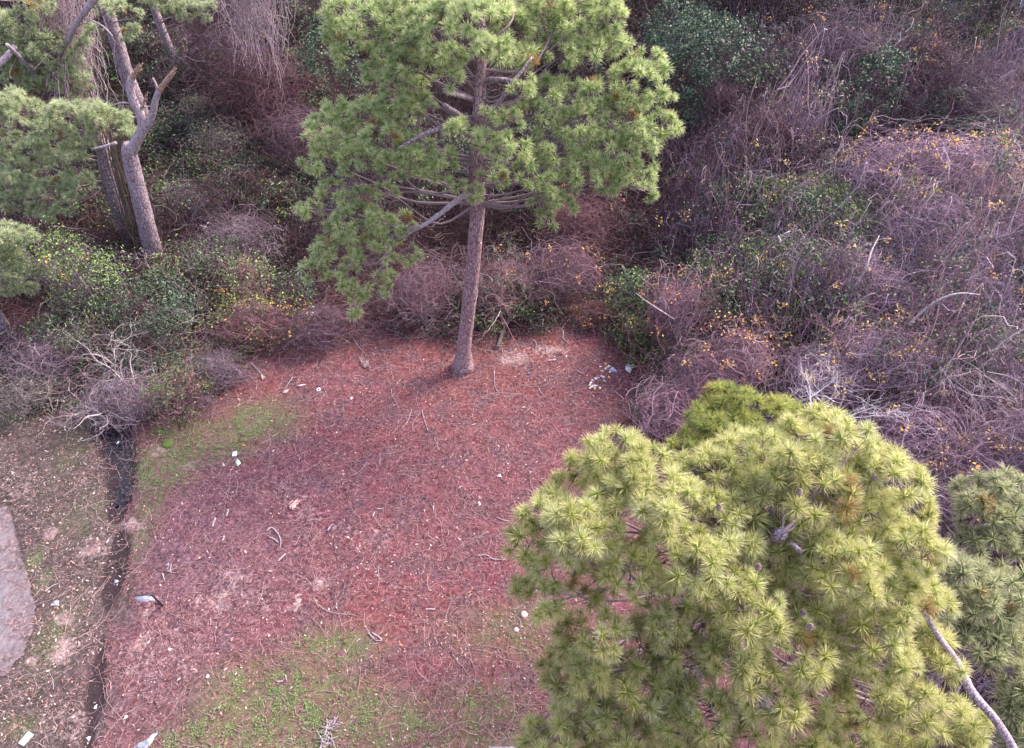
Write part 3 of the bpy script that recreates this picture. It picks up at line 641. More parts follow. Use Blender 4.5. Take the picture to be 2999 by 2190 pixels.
# ------------------------------------------------------------------ individual shrubs and vine mounds
def mounds():
    # leafy shrubs
    L = [
     ('leafy_shrub', 'large glossy dark green shrub left of the clearing, above the pale bare bush', 'shrub', 440, 880, 2.2, (1.7, 1.5, 1.5), MAROON, 160, DGREEN, 3000, .06, None, 0, True),
     ('leafy_shrub', 'bright green small-leaved shrub at the left edge below the lowest pine crown', 'shrub', 230, 790, 3.0, (1.3, 1.2, 1.4), MAUVE, 300, MGREEN, 2000, .055, YEL, 25, True),
     ('leafy_shrub', 'light green shrub under the far left pine tuft, taller than its neighbours', 'shrub', 150, 720, 4.2, (1.1, 1.1, 1.4), MAUVE, 240, MGREEN, 1700, .055, YEL, 20, True),
     ('leafy_shrub', 'loose green shrub wrapped round the foot of the forked dead snag', 'shrub', 600, 745, 2.0, (1.5, 1.2, 1.0), MAUVE, 360, MGREEN + DGREEN, 1500, .055, YEL, 10, True),
     ('leafy_shrub', 'small green shrub with pinkish stems behind the glossy dark shrub', 'shrub', 700, 790, 2.1, (1.1, 1., 1.), ROSE, 260, MGREEN + OLIVE, 900, .065, ORG, 25, True),
     ('leafy_shrub', 'rosy-stemmed shrub with sparse yellow-green leaves at the clearing top left', 'shrub', 740, 900, 1.7, (1.8, 1.2, 1.2), ROSE, 520, MGREEN + YEL[:1], 850, .06, ORG, 35, False),
     ('leafy_shrub', 'olive shrub leaning over the ditch head with pink ribbons at its foot', 'shrub', 520, 1130, 1.1, (1.0, 1.1, .9), ROSE, 420, OLIVE + MGREEN, 1300, .055, None, 0, False),
     ('leafy_shrub', 'dull green shrub on the verge left of the bare grey bush', 'shrub', 60, 1130, 1.0, (1.3, 1.0, .8), TAN, 380, OLIVE, 900, .05, None, 0, False),
     ('leafy_shrub', 'yellow-green shrub between the bare grey bush and the glossy shrub', 'shrub', 250, 970, 1.7, (.9, .8, .9), TAN, 240, OLIVE + MGREEN, 1000, .05, None, 0, False),
     ('leafy_shrub', 'grey-green feathery shrub right of the dead snag', 'shrub', 640, 400, 2.2, (1.5, 1.3, 1.4), TAN, 420, OLIVE, 800, .07, YEL, 8, False),
     ('leafy_shrub', 'pale olive shrub with upright stems above the feathery shrub', 'shrub', 600, 300, 2.3, (1.2, 1.2, 1.5), TAN, 320, OLIVE, 800, .075, YEL, 12, False),
     ('leafy_shrub', 'low grey-green shrub beneath the broken limbs of the snag', 'shrub', 540, 570, 2.0, (1.4, 1.1, 1.0), MAUVE, 420, OLIVE + DGREEN, 700, .065, None, 0, False),
     ('leafy_shrub', 'small dark shrub left of the low hanging pine limb', 'shrub', 865, 830, 1.6, (.55, .5, .8), MAROON, 60, DGREEN, 560, .06, None, 0, True),
     ('leafy_shrub', 'dark evergreen shrub showing left of the tall pine crown', 'shrub', 950, 130, 4.5, (1.6, 1.6, 2.0), MAROON, 120, DGREEN, 2000, .1, None, 0, True),
     ('leafy_shrub', 'big blue-green evergreen shrub right of the tall pine crown top', 'shrub', 2110, 130, 5.5, (3.0, 2.3, 2.2), MAUVE, 420, DGREEN, 4200, .11, TAN, 60, True),
     ('leafy_shrub', 'dark evergreen shrub at the upper edge right of the pine, partly behind it', 'shrub', 1990, 60, 5.0, (2.2, 2.2, 2.2), MAUVE, 200, DGREEN, 2600, .11, None, 0, True),
     ('leafy_shrub', 'dark evergreen shrub below the big blue-green one', 'shrub', 2020, 210, 4.5, (1.8, 1.8, 1.7), MAROON, 200, DGREEN, 2000, .1, None, 0, True),
     ('leafy_shrub', 'leathery green shrub in the middle of the upper right thicket', 'shrub', 2540, 220, 6.0, (1.7, 1.6, 1.6), MAUVE, 300, DGREEN, 1900, .11, TAN, 30, True),
     ('leafy_shrub', 'evergreen shrub near the top right with orange leaves on its crest', 'shrub', 2640, 130, 6.0, (1.5, 1.5, 1.8), MAUVE, 300, DGREEN, 1400, .11, ORG, 70, True),
     ('leafy_shrub', 'green shrub with yellow flecks right of the pine crown, mid height', 'shrub', 2330, 560, 3.8, (1.9, 1.5, 1.3), MAUVE, 420, MGREEN + DGREEN, 1900, .08, YEL, 50, False),
     ('leafy_shrub', 'broad mid-green shrub in the middle of the right thicket', 'shrub', 2460, 620, 3.6, (1.7, 1.4, 1.2), MAUVE, 380, MGREEN + DGREEN, 1800, .08, YEL, 15, False),
     ('leafy_shrub', 'dark green shrub in the shade right of the orange-leaved sapling', 'shrub', 2160, 760, 2.2, (1.3, 1.3, 1.2), MAUVE, 200, DGREEN, 1800, .07, None, 0, True),
     ('leafy_shrub', 'olive green shrub above the shaded dark one in the right thicket', 'shrub', 2290, 740, 3.0, (1.4, 1.2, 1.1), MAUVE, 320, MGREEN + OLIVE, 1300, .07, YEL, 10, False),
     ('leafy_shrub', 'narrow dark green shrub at the wood edge behind the litter pile', 'shrub', 1850, 830, 1.7, (.7, .9, 1.0), MAUVE, 120, DGREEN + MGREEN, 1300, .065, YEL, 14, True),
     ('leafy_shrub', 'small green shrub above the litter pile at the thicket foot', 'shrub', 1860, 950, 1.0, (.6, .6, .6), ROSE, 160, MGREEN + DGREEN, 600, .055, YEL, 10, True),
     ('leafy_shrub', 'bright green little sapling amid the grey vines right of centre', 'shrub', 2345, 900, 2.4, (.32, .32, .6), MAUVE, 20, MGREEN, 330, .075, None, 0, True),
     ('leafy_shrub', 'blue-green shrub in the dark gap at the right edge', 'shrub', 2830, 1090, 2.6, (1.0, 1.0, .8), LILAC, 200, DGREEN, 700, .07, None, 0, False),
     ('leafy_shrub', 'grey-green shrub along the right edge above the dark gap', 'shrub', 2900, 980, 3.6, (1.3, 1.3, 1.1), LILAC, 420, OLIVE + DGREEN, 1300, .07, TAN, 40, False),
     ('leafy_shrub', 'dull green shrub at the right edge below the pale corner', 'shrub', 2950, 400, 4.6, (1.8, 1.6, 1.6), LILAC, 420, OLIVE, 1300, .1, YEL, 25, False),
     ('leafy_shrub', 'grey-green shrub right of the dark hole at the upper right', 'shrub', 2830, 330, 5.0, (1.8, 1.6, 1.5), MAUVE, 420, OLIVE + DGREEN, 1200, .1, None, 0, False),
    ]
    for i, a in enumerate(L):
        (nm, lb, ct, px, py, z, r, tc, nt_, lc, nl, ls, ac, na, gl) = a
        mound(nm, lb, ct, px, py, z, r, tc, nt_, lc, nl, ls, ac, na, 10 + i, 'leafy shrubs at the edge of the wood', glossy=gl)
    Vn = [
     ('lilac-grey vine mound thick with yellow leaves near the right edge', 2790, 470, 5.2, (2.6, 1.9, 1.6), LILAC, 1500, YEL, 420),
     ('vine mound with yellow garlands left of the one by the right edge', 2580, 450, 4.8, (1.8, 1.5, 1.4), LILAC, 900, YEL, 170),
     ('largest pale lilac dome of bare vines at the right side', 2770, 640, 4.6, (2.4, 2.0, 1.7), LILAC, 1900, YEL, 70),
     ('pale vine dome cut by the right edge beside the largest one', 2960, 620, 4.6, (1.8, 1.6, 1.6), LILAC, 1100, YEL, 60),
     ('brownish vine dome with a bent bare bough across it at the right', 2850, 850, 4.0, (1.8, 1.6, 1.5), MAUVE, 900, YEL, 60),
     ('pale vine mound with yellow leaves above the foreground pine', 2600, 1010, 3.6, (1.7, 1.5, 1.3), LILAC, 1200, YEL, 220),
     ('vine mound with a trail of orange leaves above the middle pine tops', 2180, 1020, 2.8, (1.5, 1.3, 1.2), LILAC + ROSE, 1000, YEL + ORG, 190),
     ('grey vine mound right behind the white bare sapling', 2420, 1080, 3.0, (1.5, 1.3, 1.2), LILAC, 1100, YEL, 90),
     ('bluish grey vine mound right of the pine tops sloping to the dark gap', 2680, 1240, 3.2, (1.6, 1.4, 1.2), LILAC, 1200, YEL, 50),
     ('shaded vine mound with orange leaves left of the small right edge pine', 2850, 1370, 2.8, (1.5, 1.3, 1.1), MAUVE, 900, ORG + YEL, 150),
     ('purple grey vine mound at the right edge above the small pine', 2960, 1260, 3.0, (1.3, 1.3, 1.1), LILAC, 900, ORG, 20),
     ('vine dome with a pale bare trunk inside, centre of the right thicket', 2560, 800, 3.8, (1.7, 1.5, 1.4), LILAC, 1000, YEL, 70),
     ('vine-draped sapling with bright orange leaves at the clearing right edge', 1990, 860, 3.0, (1.15, 1.1, 1.9), ROSE + LILAC, 1100, ORG, 190),
     ('low rosy vine mound beside the litter pile running under the pine tops', 1960, 1180, 1.6, (1.2, 1.4, 1.1), ROSE + LILAC, 1100, TAN, 20),
     ('rosy vine mound above the left lobe of the foreground pine', 2060, 1110, 2.0, (1.1, 1.2, 1.1), ROSE + MAUVE, 900, ORG, 50),
     ('tall mauve dome of fine twigs left of the upper right hollow', 2270, 390, 4.8, (1.9, 1.7, 2.0), ROSE + MAUVE, 1300, TAN, 50),
     ('small round mauve bush right of the tall pine crown', 2120, 270, 4.4, (1.1, 1.1, 1.2), ROSE + MAUVE, 600, TAN, 8),
     ('lavender haze of thin stems at the top of the right thicket', 2470, 110, 7.0, (2.2, 2.0, 2.1), LILAC, 1300, ORG, 60),
     ('pinkish vine mound at the top right beside the evergreen with orange crest', 2720, 120, 6.6, (1.9, 1.8, 2.2), ROSE + LILAC, 1200, ORG, 40),
     ('greyish vine-covered tree next to the pale top right corner', 2840, 250, 5.6, (1.8, 1.6, 2.2), TAN + LILAC, 1300, TAN, 20),
     ('brown vine mound with orange leaves right behind the tall pine trunk', 1650, 760, 2.0, (1.6, 1.4, 1.3), ROSE + MAUVE, 1300, ORG + YEL, 170),
     ('vine heap spilling forward just right of the tall pine trunk', 1480, 800, 1.7, (1.5, 1.2, 1.3), ROSE + TAN, 1200, ORG, 60),
     ('bright rosy vine heap with orange leaves under the drooping pine spray', 1700, 600, 2.6, (1.5, 1.3, 1.3), ROSE, 1000, ORG, 110),
     ('flat orange-brown heap of dry stems behind the litter pile', 1750, 905, .7, (.9, .7, .5), ROSE + ORG[2:], 600, ORG, 60),
     ('vine heap left of the tall pine trunk', 1250, 820, 1.8, (1.3, 1.2, 1.3), ROSE + MAUVE, 1100, ORG, 14),
     ('dark mauve vine heap at the top left of the clearing', 930, 930, 1.3, (1.4, 1.0, 1.0), MAUVE + MAROON, 900, TAN, 12),
     ('rounded maroon vine hill between the snag and the tall pine', 760, 230, 3.6, (2.6, 2.2, 2.0), MAROON + ROSE, 1500, TAN, 14),
     ('maroon vine hill above the one between snag and tall pine', 640, 130, 3.6, (2.6, 2.2, 1.9), MAROON + MAUVE, 1200, TAN, 10),
     ('mauve vine slope below the two dark vine hills, left of the pine', 860, 370, 3.0, (2.0, 1.8, 1.6), MAUVE + ROSE, 1200, TAN, 12),
     ('vine mound beside the lower left pine limb at mid height', 680, 660, 2.3, (1.4, 1.2, 1.2), MAUVE + TAN, 900, TAN, 14),
    ]
    Vn += [('low grey-mauve twig heap at the back left corner of the clearing', 630, 1070, .8, (1.2, .9, .8), MAUVE + TAN, 1100, TAN, 10),
           ('grey twig heap hanging over the head of the ditch', 345, 1150, 1.1, (1.2, 1.0, .9), TAN + LILAC, 1300, TAN, 6),
           ('brownish twig heap on the verge at the left edge behind the grey bush', 120, 1040, 1.4, (1.3, 1.1, 1.0), MAUVE + TAN, 900, TAN, 6)]
    for i, (lb, px, py, z, r, tc, n, ac, na) in enumerate(Vn):
        mound('vine_mound', lb, 'vine mound', px, py, z, r, tc, n, None, 0, .06, ac, na, 60 + i, 'bare vine mounds in the wood', rad=(.004, .011) if py > 500 else (.008, .016))
mounds()

# ------------------------------------------------------------------ bare branching bushes
def bare_bush(name, label, cat, base, height, spread, col, seed, r0=.03, n0=7, depth=4, wig=.35, lean=(0, 0, 0), group=None, droop=0.0):
    g = np.random.default_rng(seed); t = thing(name, label, cat, base, group)
    levels = {}
    cur = [(np.array(base, float), nrm(np.array([g.normal(0, spread), g.normal(0, spread), 1.0]) + lean), height * g.uniform(.8, 1.1), r0 * g.uniform(.6, 1.1)) for _ in range(n0)]
    main = MB(); tw = MB(); K = 7
    for lv in range(depth):
        n = len(cur); p = np.array([c[0] for c in cur]); d = np.array([c[1] for c in cur]); L = np.array([c[2] for c in cur])[:, None]; r = np.array([c[3] for c in cur])
        pts = [p.copy()]; dirs = [d.copy()]
        for k in range(K - 1):
            d = nrm(d + g.normal(0, wig, d.shape) * .6 + [0, 0, -droop * .12]); p = p + d * L / (K - 1) * (.55 if lv == 0 else 1); pts.append(p.copy()); dirs.append(d.copy())
        pts = np.stack(pts, 1); rr = r[:, None] * np.linspace(1, .55, K)[None]
        V, f, C = tubes(pts, np.maximum(rr, .0022), 6 if lv < 2 else 3, pal(n, col, g, .1)); (main if lv < 2 else tw).add(V, [f], C)
        nx_ = []
        nb = [4, 4, 5, 5][lv]
        for i in range(n):
            for b in range(nb):
                k = K - 1 if b == 0 else g.integers(2, K)
                nd = nrm(dirs[k][i] + g.normal(0, .62, 3)); nx_.append((pts[i, k], nd, float(L[i, 0]) * g.uniform(.45, .72), rr[i, k] * (.8 if b == 0 else .5)))
        cur = nx_
        if len(cur) > 4000: break
    for q0 in tw.F: tw.F[q0] = [f_ + main.n for f_ in tw.F[q0]]
    for q0 in tw.F: main.F.setdefault(q0, []).extend(tw.F[q0])
    main.V += tw.V; main.C += tw.C; main.build('branches', M_twig, t, True); return t
PALE = [(.58, .50, .51), (.70, .62, .64), (.44, .36, .38)]
bare_bush('bare_bush', 'wide grey leafless bush arching over the head of the ditch', 'bush', P(440, 1190), 2.9, .7, PALE, 1, .05, 12, 4, .5, (-1.25, .3, -.25))
bare_bush('bare_bush', 'knotty multi-stemmed leafless bush at the pink ribbons', 'bush', P(455, 1190), 1.5, .5, PALE, 2, .035, 6, 4, .5, (-.1, .5, .1))
bare_bush('bare_sapling', 'white leafless sapling forking just above the foreground pine crown', 'sapling', PD(2385, 1230, 15.6), 1.3, .6, [(.62, .60, .66), (.72, .68, .74)], 3, .02, 4, 4, .25, (.1, .2, .2))
bare_bush('bare_bush', 'pinkish leafless bush left of the tall pine crown, upper middle', 'bush', PY(880, 330, 36), 2.6, .35, ROSE, 4, .05, 4, 4, .35)
bare_bush('bare_bush', 'tall thin leafless bush behind the glossy dark shrub', 'bush', P(640, 960), 3.0, .5, TAN + MAUVE, 5, .03, 6, 4, .35, (.2, 0, .2))
bare_bush('bare_bush', 'pale stemmed leafless bush right against the tall pine trunk', 'bush', P(1480, 960), 2.5, .6, TAN + ROSE, 6, .03, 7, 4, .4, (.1, .1, .1))
bare_bush('bare_bush', 'leafless bush with long whips left of the tall pine trunk', 'bush', P(1240, 930), 2.2, .7, TAN + MAUVE, 7, .022, 7, 4, .4, (-.1, .1, 0))
bare_bush('bare_bush', 'silvery leafless bush halfway down the right thicket', 'bush', PY(2530, 900, 19), 2.2, .5, LILAC + PALE, 8, .03, 5, 4, .3, (.1, 0, .3))
bare_bush('bare_bush', 'long-whipped leafless bush overhanging the dark gap at right', 'bush', PY(2740, 1120, 14.5), 2.2, .9, LILAC + PALE, 9, .02, 8, 4, .25, (.3, 0, .2), droop=1)
def bough(name, label, pts, r, mat=M_dead, n=20, forks=()):
    mb = MB(); q = limb(mb, pts, [v * .72 for v in r], 7, n, rough=.08)
    o = origin(mb.build(name, mat, None, True), pts[0]); return o
for lb, pts, r in [
  ('pale bare bough lying across the brush beside the orange-leaved sapling', [PD(1862, 858, 22.5), PD(1890, 880, 22.2), PD(1925, 903, 22.1), PD(1975, 935, 22.6)], [.018, .03, .035, .02]),
  ('pale vertical bough standing out of the right thicket centre', [PD(2500, 840, 20.5), PD(2535, 790, 20), PD(2550, 740, 20.1), PD(2575, 690, 20.5)], [.045, .04, .035, .02]),
  ('long grey bough bent through the brown vines at the right', [PD(2660, 950, 19), PD(2730, 890, 18.6), PD(2800, 860, 18.4), PD(2870, 862, 18.7)], [.05, .045, .035, .02]),
  ('thin pale bough arching out of the heap right of the pine base', [P(1450, 975, .1), P(1442, 925, .6), P(1432, 880, 1.1), P(1405, 870, 1.3)], [.025, .022, .018, .01]),
  ('slim grey bough slanting below the silvery bush toward the gap', [PD(2640, 1180, 15.4), PD(2700, 1200, 15.2), PD(2760, 1215, 15.2)], [.012, .014, .008]),
  ('grey fallen bough with a crook behind the glossy shrub at left', [P(560, 985, .4), P(600, 960, .7), P(625, 945, 1.0), P(680, 925, 1.3)], [.04, .035, .03, .015]),
  ('smooth grey bough curving through the bare grey bush by the ditch', [P(370, 1085, .5), P(345, 1075, 1.0), P(300, 1045, 1.3), P(268, 1037, 1.5), P(235, 1040, 1.4)], [.055, .05, .045, .035, .015])]:
    tag(bough('dead_bough', lb, pts, r), lb, 'bough', 'dead boughs in the brush')

# hanging vine curtain at the top, left of the tall pine
def curtain(label, top, bot, n, seed, cols):
    g = np.random.default_rng(seed); a = np.array(top); b = np.array(bot)
    u = g.random(n)[:, None]; s = a[0] * (1 - u) + a[1] * u + g.normal(0, .4, (n, 3)); v = np.clip(u + g.normal(0, .18, (n, 1)), 0, 1); e = b[0] * (1 - v) + b[1] * v + g.normal(0, .6, (n, 3)) + [0, 0, 1] * g.uniform(0, 3.2, (n, 1))
    K = 12; t_ = np.linspace(0, 1, K)[None, :, None]; pts = s[:, None] * (1 - t_) + e[:, None] * t_ + np.cumsum(g.normal(0, .11, (n, K, 3)), 1)
    V, f, C = tubes(pts, g.uniform(.006, .014, n)[:, None] * np.ones((1, K)), 3, pal(n, cols, g)); mb = MB().add(V, [f], C)
    o = origin(mb.build('vine_curtain', M_twig), (a[0] + b[0]) / 2 * [1, 1, 0]); return tag(o, label, 'vines')
curtain('curtain of thin hanging vines at the top edge left of the tall pine', [PY(640, -60, 36), PY(830, -60, 35)], [PY(720, 190, 36), PY(800, 240, 35)], 230, 5, TAN + MAUVE)
curtain('vines hanging over the leaning trunk at the top left corner', [PY(90, -60, 30), PY(230, -40, 30)], [PY(180, 200, 29.5), PY(300, 420, 29)], 240, 6, TAN + MAUVE)

# ------------------------------------------------------------------ pines
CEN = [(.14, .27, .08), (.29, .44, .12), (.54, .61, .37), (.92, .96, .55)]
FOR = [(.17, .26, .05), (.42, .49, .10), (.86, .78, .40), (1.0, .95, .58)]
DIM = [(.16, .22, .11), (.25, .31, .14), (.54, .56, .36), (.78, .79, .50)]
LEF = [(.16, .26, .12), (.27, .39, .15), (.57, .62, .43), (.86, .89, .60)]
# tall pine standing in the clearing
b0 = P(1355, 1076)
def CP(px, py, dy=0.0): return PY(px, py, b0[1] + dy)
tr = [(b0 + [0, 0, -.1], .28), (CP(1362, 990), .245), (CP(1378, 850), .235), (CP(1390, 720), .225), (CP(1400, 600), .215), (CP(1398, 480), .19), (CP(1402, 340), .17), (CP(1408, 230), .14), (CP(1412, 120), .11), (CP(1405, 20), .09), (CP(1400, -120), .05)]
cl = [(1050, 640, -1.2, .85), (980, 730, -1.5, .75), (1100, 730, -1.6, .8), (1160, 660, -1., .75), (920, 790, -1.8, .55), (1130, 830, -1.8, .55), (1040, 850, -2., .55), (1035, 915, -2., .25), (1010, 660, -1., .6), (1190, 740, -1.4, .5), (1000, 800, -1.8, .6),
      (960, 390, 0, .85), (930, 470, -.3, .6), (1050, 470, -.5, .8), (1120, 400, -.6, .8), (1160, 480, -.8, .65), (1080, 330, .4, .7), (1210, 430, -.6, .7), (1250, 505, -1., .5), (1290, 470, -.8, .6), (1210, 330, .5, .6), (1000, 440, 0, .7), (1330, 530, -.9, .35),
      (1040, 170, 1, .8), (1010, 90, 1.4, .7), (1000, 20, 1.8, .7), (1090, 60, 1.2, .85), (1180, 110, .8, .85), (1120, 220, .8, .7), (1230, 180, 0.3, .8), (1260, 70, .8, .9), (1300, 150, -.3, .7), (1180, 10, 1.4, .8), (1330, 40, .3, .8), (1220, 260, .5, .6), (1320, 230, -.6, .5),
      (1480, 60, 1, .85), (1580, 50, 1.4, .85), (1690, 60, 1.4, .9), (1780, 60, 1.2, .65), (1640, 150, .9, .8), (1740, 150, .8, .75), (1560, 170, .4, .6), (1800, 130, 1., .5), (1600, -20, 1.6, .9), (1750, -10, 1.6, .8), (1420, -20, 0.6, .9),
      (1870, 230, 0.2, .85), (1930, 290, 0, .55), (1840, 330, -.2, .85), (1740, 270, .2, .7), (1700, 360, -.2, .85), (1880, 400, -.4, .8), (1790, 440, -.5, .85), (1860, 500, -.8, .7), (1720, 490, -.8, .75), (1620, 420, -.4, .8), (1560, 330, 0, .7), (1620, 260, .4, .65), (1560, 500, -1., .7), (1480, 430, -1.1, .65), (1450, 520, -1.2, .5), (1640, 530, -1., .6), (1530, 250, -.6, .45),
      (1590, 600, -1.2, .45), (1650, 600, -1.3, .45), (1600, 645, -1.4, .35), (1410, 400, -1.0, .45), (1400, 50, -1.2, .7), (1395, 130, -1.2, .55), (1450, 140, -.8, .6), (1180, 190, .6, .7), (1150, 300, .2, .6), (1500, 150, .6, .6), (1440, 330, -.9, .35), (1900, 180, .5, .6), (1950, 360, -.2, .5), (1890, 560, -.8, .4), (980, 300, .4, .45), (975, 555, -.8, .5), (1060, 575, -1., .45), (1130, 560, -1., .4), (915, 610, -1.2, .45), (1010, 340, .2, .5), (1240, 300, .0, .45), (1570, 560, -1.2, .35), (1625, 575, -1.3, .35), (1500, 350, -.9, .4), (1350, 380, -1.0, .45), (1400, 565, -1.0, .45), (1790, 545, -1., .5)]
def cen_extra(t, g):
    for pts, r in [([CP(1385, 555), CP(1340, 585, -.5), CP(1290, 625, -1.), CP(1230, 665, -1.3), CP(1160, 690, -1.4)], [.10, .085, .07, .06, .03]),
                   ([CP(1400, 600), CP(1420, 590, -.1), CP(1440, 565, -.2)], [.09, .06, .035]),
                   ([CP(1385, 362), CP(1345, 335, -.5), CP(1300, 305, -.8)], [.09, .065, .05]),
                   ([CP(1375, 358), CP(1260, 385, -.8), CP(1165, 435, -1.1)], [.08, .06, .035]),
                   ([CP(1390, 292), CP(1350, 280, -.4), CP(1300, 268, -.7)], [.075, .06, .04]),
                   ([CP(1420, 340), CP(1460, 300, -.4), CP(1500, 245, -.5), CP(1560, 165, -.2)], [.075, .06, .05, .03]),
                   ([CP(1420, 232), CP(1490, 235, -.4), CP(1550, 262, -.6)], [.075, .055, .03])]:
        mb = MB(); limb(mb, pts, r, 9, 14, rough=.05, g=g); mb.build('limb', M_dead if r[0] > .095 else M_bark_grey, t, True)
    mb = MB()
    for px, py, ln in [(1408, 700, .1), (1378, 760, .1), (1375, 925, .06)]:
        p = CP(px, py); limb(mb, [p + [0, -.2, 0], p + [.02, -.24 - ln, .04]], [.04, .015], 6, 3, col=(.7, .6, .55))
    mb.build('branch_stub', M_dead, t, True)
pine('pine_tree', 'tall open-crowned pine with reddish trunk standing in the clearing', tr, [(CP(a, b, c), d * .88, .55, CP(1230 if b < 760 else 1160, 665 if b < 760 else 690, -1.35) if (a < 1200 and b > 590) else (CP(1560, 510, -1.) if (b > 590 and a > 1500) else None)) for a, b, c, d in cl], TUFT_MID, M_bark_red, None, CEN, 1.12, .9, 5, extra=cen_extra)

# big foreground pine, lower right
def fd(px, py): return 10.3 + .5 * math.sin(px * .031 + py * .017) + 1.15 * (((px - 2280) / 760) ** 2 + ((py - 1650) / 640) ** 2)
fl = [(1800, 1330, .55), (1720, 1400, .55), (1880, 1380, .6), (1610, 1500, .5), (1560, 1590, .45), (1640, 1640, .5), (1560, 1720, .32), (1720, 1560, .65), (1600, 1770, .3), (1740, 1700, .45), (1820, 1480, .65), (1960, 1480, .65),
      (2080, 1400, .6), (2180, 1340, .6), (2300, 1320, .65), (2420, 1270, .5), (2500, 1290, .4), (2500, 1370, .6), (2600, 1400, .55), (2660, 1500, .5), (2380, 1420, .7), (2250, 1450, .7), (2100, 1530, .7), (2700, 1610, .45), (2620, 1620, .6), (2500, 1520, .7),
      (2380, 1580, .7), (2230, 1620, .65), (2080, 1660, .6), (1950, 1640, .6), (1840, 1660, .5), (2480, 1680, .65), (2600, 1750, .6), (2340, 1750, .65), (2700, 1750, .45), (1950, 1790, .5), (2080, 1810, .55), (2200, 1780, .55), (1780, 1860, .42), (1700, 1920, .4), (1850, 1930, .5),
      (2000, 1950, .5), (2160, 1930, .5), (2320, 1900, .6), (2450, 1860, .6), (2580, 1890, .6), (2700, 1880, .45), (2760, 1960, .4), (2260, 2030, .55), (2400, 2040, .6), (2540, 2030, .6), (2680, 2060, .5), (2780, 2090, .4), (1680, 2060, .42), (1800, 2090, .5), (1940, 2090, .5), (2080, 2090, .55),
      (1620, 2150, .45), (1750, 2010, .5), (1850, 2010, .5), (1900, 1880, .5), (1680, 1840, .35), (1960, 2020, .45), (1560, 2150, .35), (1830, 2160, .5), (1640, 1940, .38), (1990, 2150, .5), (1570, 2180, .35), (1590, 2240, .4), (1690, 2130, .45), (1650, 2000, .35), (1760, 2040, .45), (2860, 2120, .3), (2820, 2200, .4), (1740, 2200, .5), (1880, 2220, .5), (2040, 2220, .5), (2200, 2180, .55), (2360, 2190, .6), (2520, 2180, .6), (2660, 2190, .55), (2790, 2190, .45), (1720, 1970, .35), (2150, 1700, .5)]
fb = np.array([4.1, 6.4, 0]); top = PD(2290, 1560, 10.3)
def for_extra(t, g):
    mb = MB(); limb(mb, [PD(2650, 1700, 11.3), PD(2740, 1850, 11.0), PD(2800, 1935, 10.9), PD(2850, 2030, 10.8), (PD(2920, 2115, 10.8)), PD(2990, 2230, 11)], [.035, .045, .055, .062, .068, .075], 10, 26, rough=.05, g=g); mb.build('limb', M_dead, t, True)
    for pts, r in [([PD(1990, 1830, 11.6), PD(2080, 1890, 11.2), PD(2160, 1950, 11), PD(2230, 2030, 11), PD(2250, 2100, 11)], [.05, .07, .08, .09, .1]),
                   ([PD(2280, 1570, 10.9), PD(2330, 1600, 10.3), PD(2360, 1640, 10.8)], [.02, .035, .04]),
                   ([PD(2130, 2085, 11.2), PD(2200, 2078, 11.0), PD(2290, 2075, 11.0), PD(2360, 2090, 11.2)], [.035, .03, .03, .02])]:
        mb = MB(); limb(mb, pts, r, 9, 16, rough=.06, g=g); mb.build('limb', M_dead, t, True)
    for k in range(9):                                             # cones
        px, py = [(2105, 1485), (2030, 1520), (2350, 1795), (2372, 1835), (2500, 1470), (2340, 1440), (2560, 1400), (2220, 1660), (2640, 1590)][k]
        c = PD(px, py, fd(px, py) - .55); cb = MB()
        for j in range(60):
            u = j / 60; th = j * 2.4; rr = .035 * math.sin(math.pi * (.12 + .8 * u)); p = c + [rr * math.cos(th), rr * math.sin(th), (u - .5) * .11]; o_ = np.array([math.cos(th), math.sin(th), .35])
            s = np.array([-math.sin(th), math.cos(th), 0]) * .011
            cb.add([p - s, p + s, p + o_ * .018, p * .5 + c * .5], [[[0, 1, 2], [0, 2, 3], [1, 3, 2]]], (.30, .22, .24))
        cb.build('pine_cone', M_twig, t)
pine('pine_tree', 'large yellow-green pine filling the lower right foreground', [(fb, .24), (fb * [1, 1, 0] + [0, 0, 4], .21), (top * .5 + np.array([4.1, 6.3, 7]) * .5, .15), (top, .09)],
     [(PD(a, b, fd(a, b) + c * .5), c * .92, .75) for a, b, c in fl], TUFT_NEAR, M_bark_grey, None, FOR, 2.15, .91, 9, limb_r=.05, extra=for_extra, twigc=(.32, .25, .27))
ml = [(2070, 1250, 14.2, .55), (2150, 1180, 14.4, .5), (2130, 1290, 13.9, .6), (2250, 1230, 14.2, .5), (2300, 1200, 14.6, .35), (2030, 1340, 13.8, .5), (2210, 1320, 13.8, .6), (2280, 1300, 14., .45), (2110, 1160, 14.6, .35), (2380, 1300, 14, .5), (2440, 1290, 13.8, .5)]
mbp = PD(2180, 1300, 14.2)
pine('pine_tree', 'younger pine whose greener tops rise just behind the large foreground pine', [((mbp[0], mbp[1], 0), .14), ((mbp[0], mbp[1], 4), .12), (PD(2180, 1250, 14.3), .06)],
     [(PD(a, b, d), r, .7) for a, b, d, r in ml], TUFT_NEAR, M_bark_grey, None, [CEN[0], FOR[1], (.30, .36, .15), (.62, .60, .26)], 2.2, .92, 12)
rl = [(2860, 1460, .5), (2930, 1440, .5), (2890, 1530, .5), (2980, 1520, .5), (2930, 1610, .5), (2860, 1590, .35), (2990, 1620, .4)]
c_ = PD(2960, 1560, 14.5)
pine('pine_tree', 'small dull green pine cut by the right edge, above the darker one', [((c_[0] + .6, c_[1], 0), .12), ((c_[0] + .6, c_[1], c_[2] * .7), .1), (PD(3000, 1500, 14.3), .05)], [(PD(a, b, 14.3), r, .7) for a, b, r in rl], TUFT_MID, M_bark_grey, None, DIM, 1.4, 1., 21)
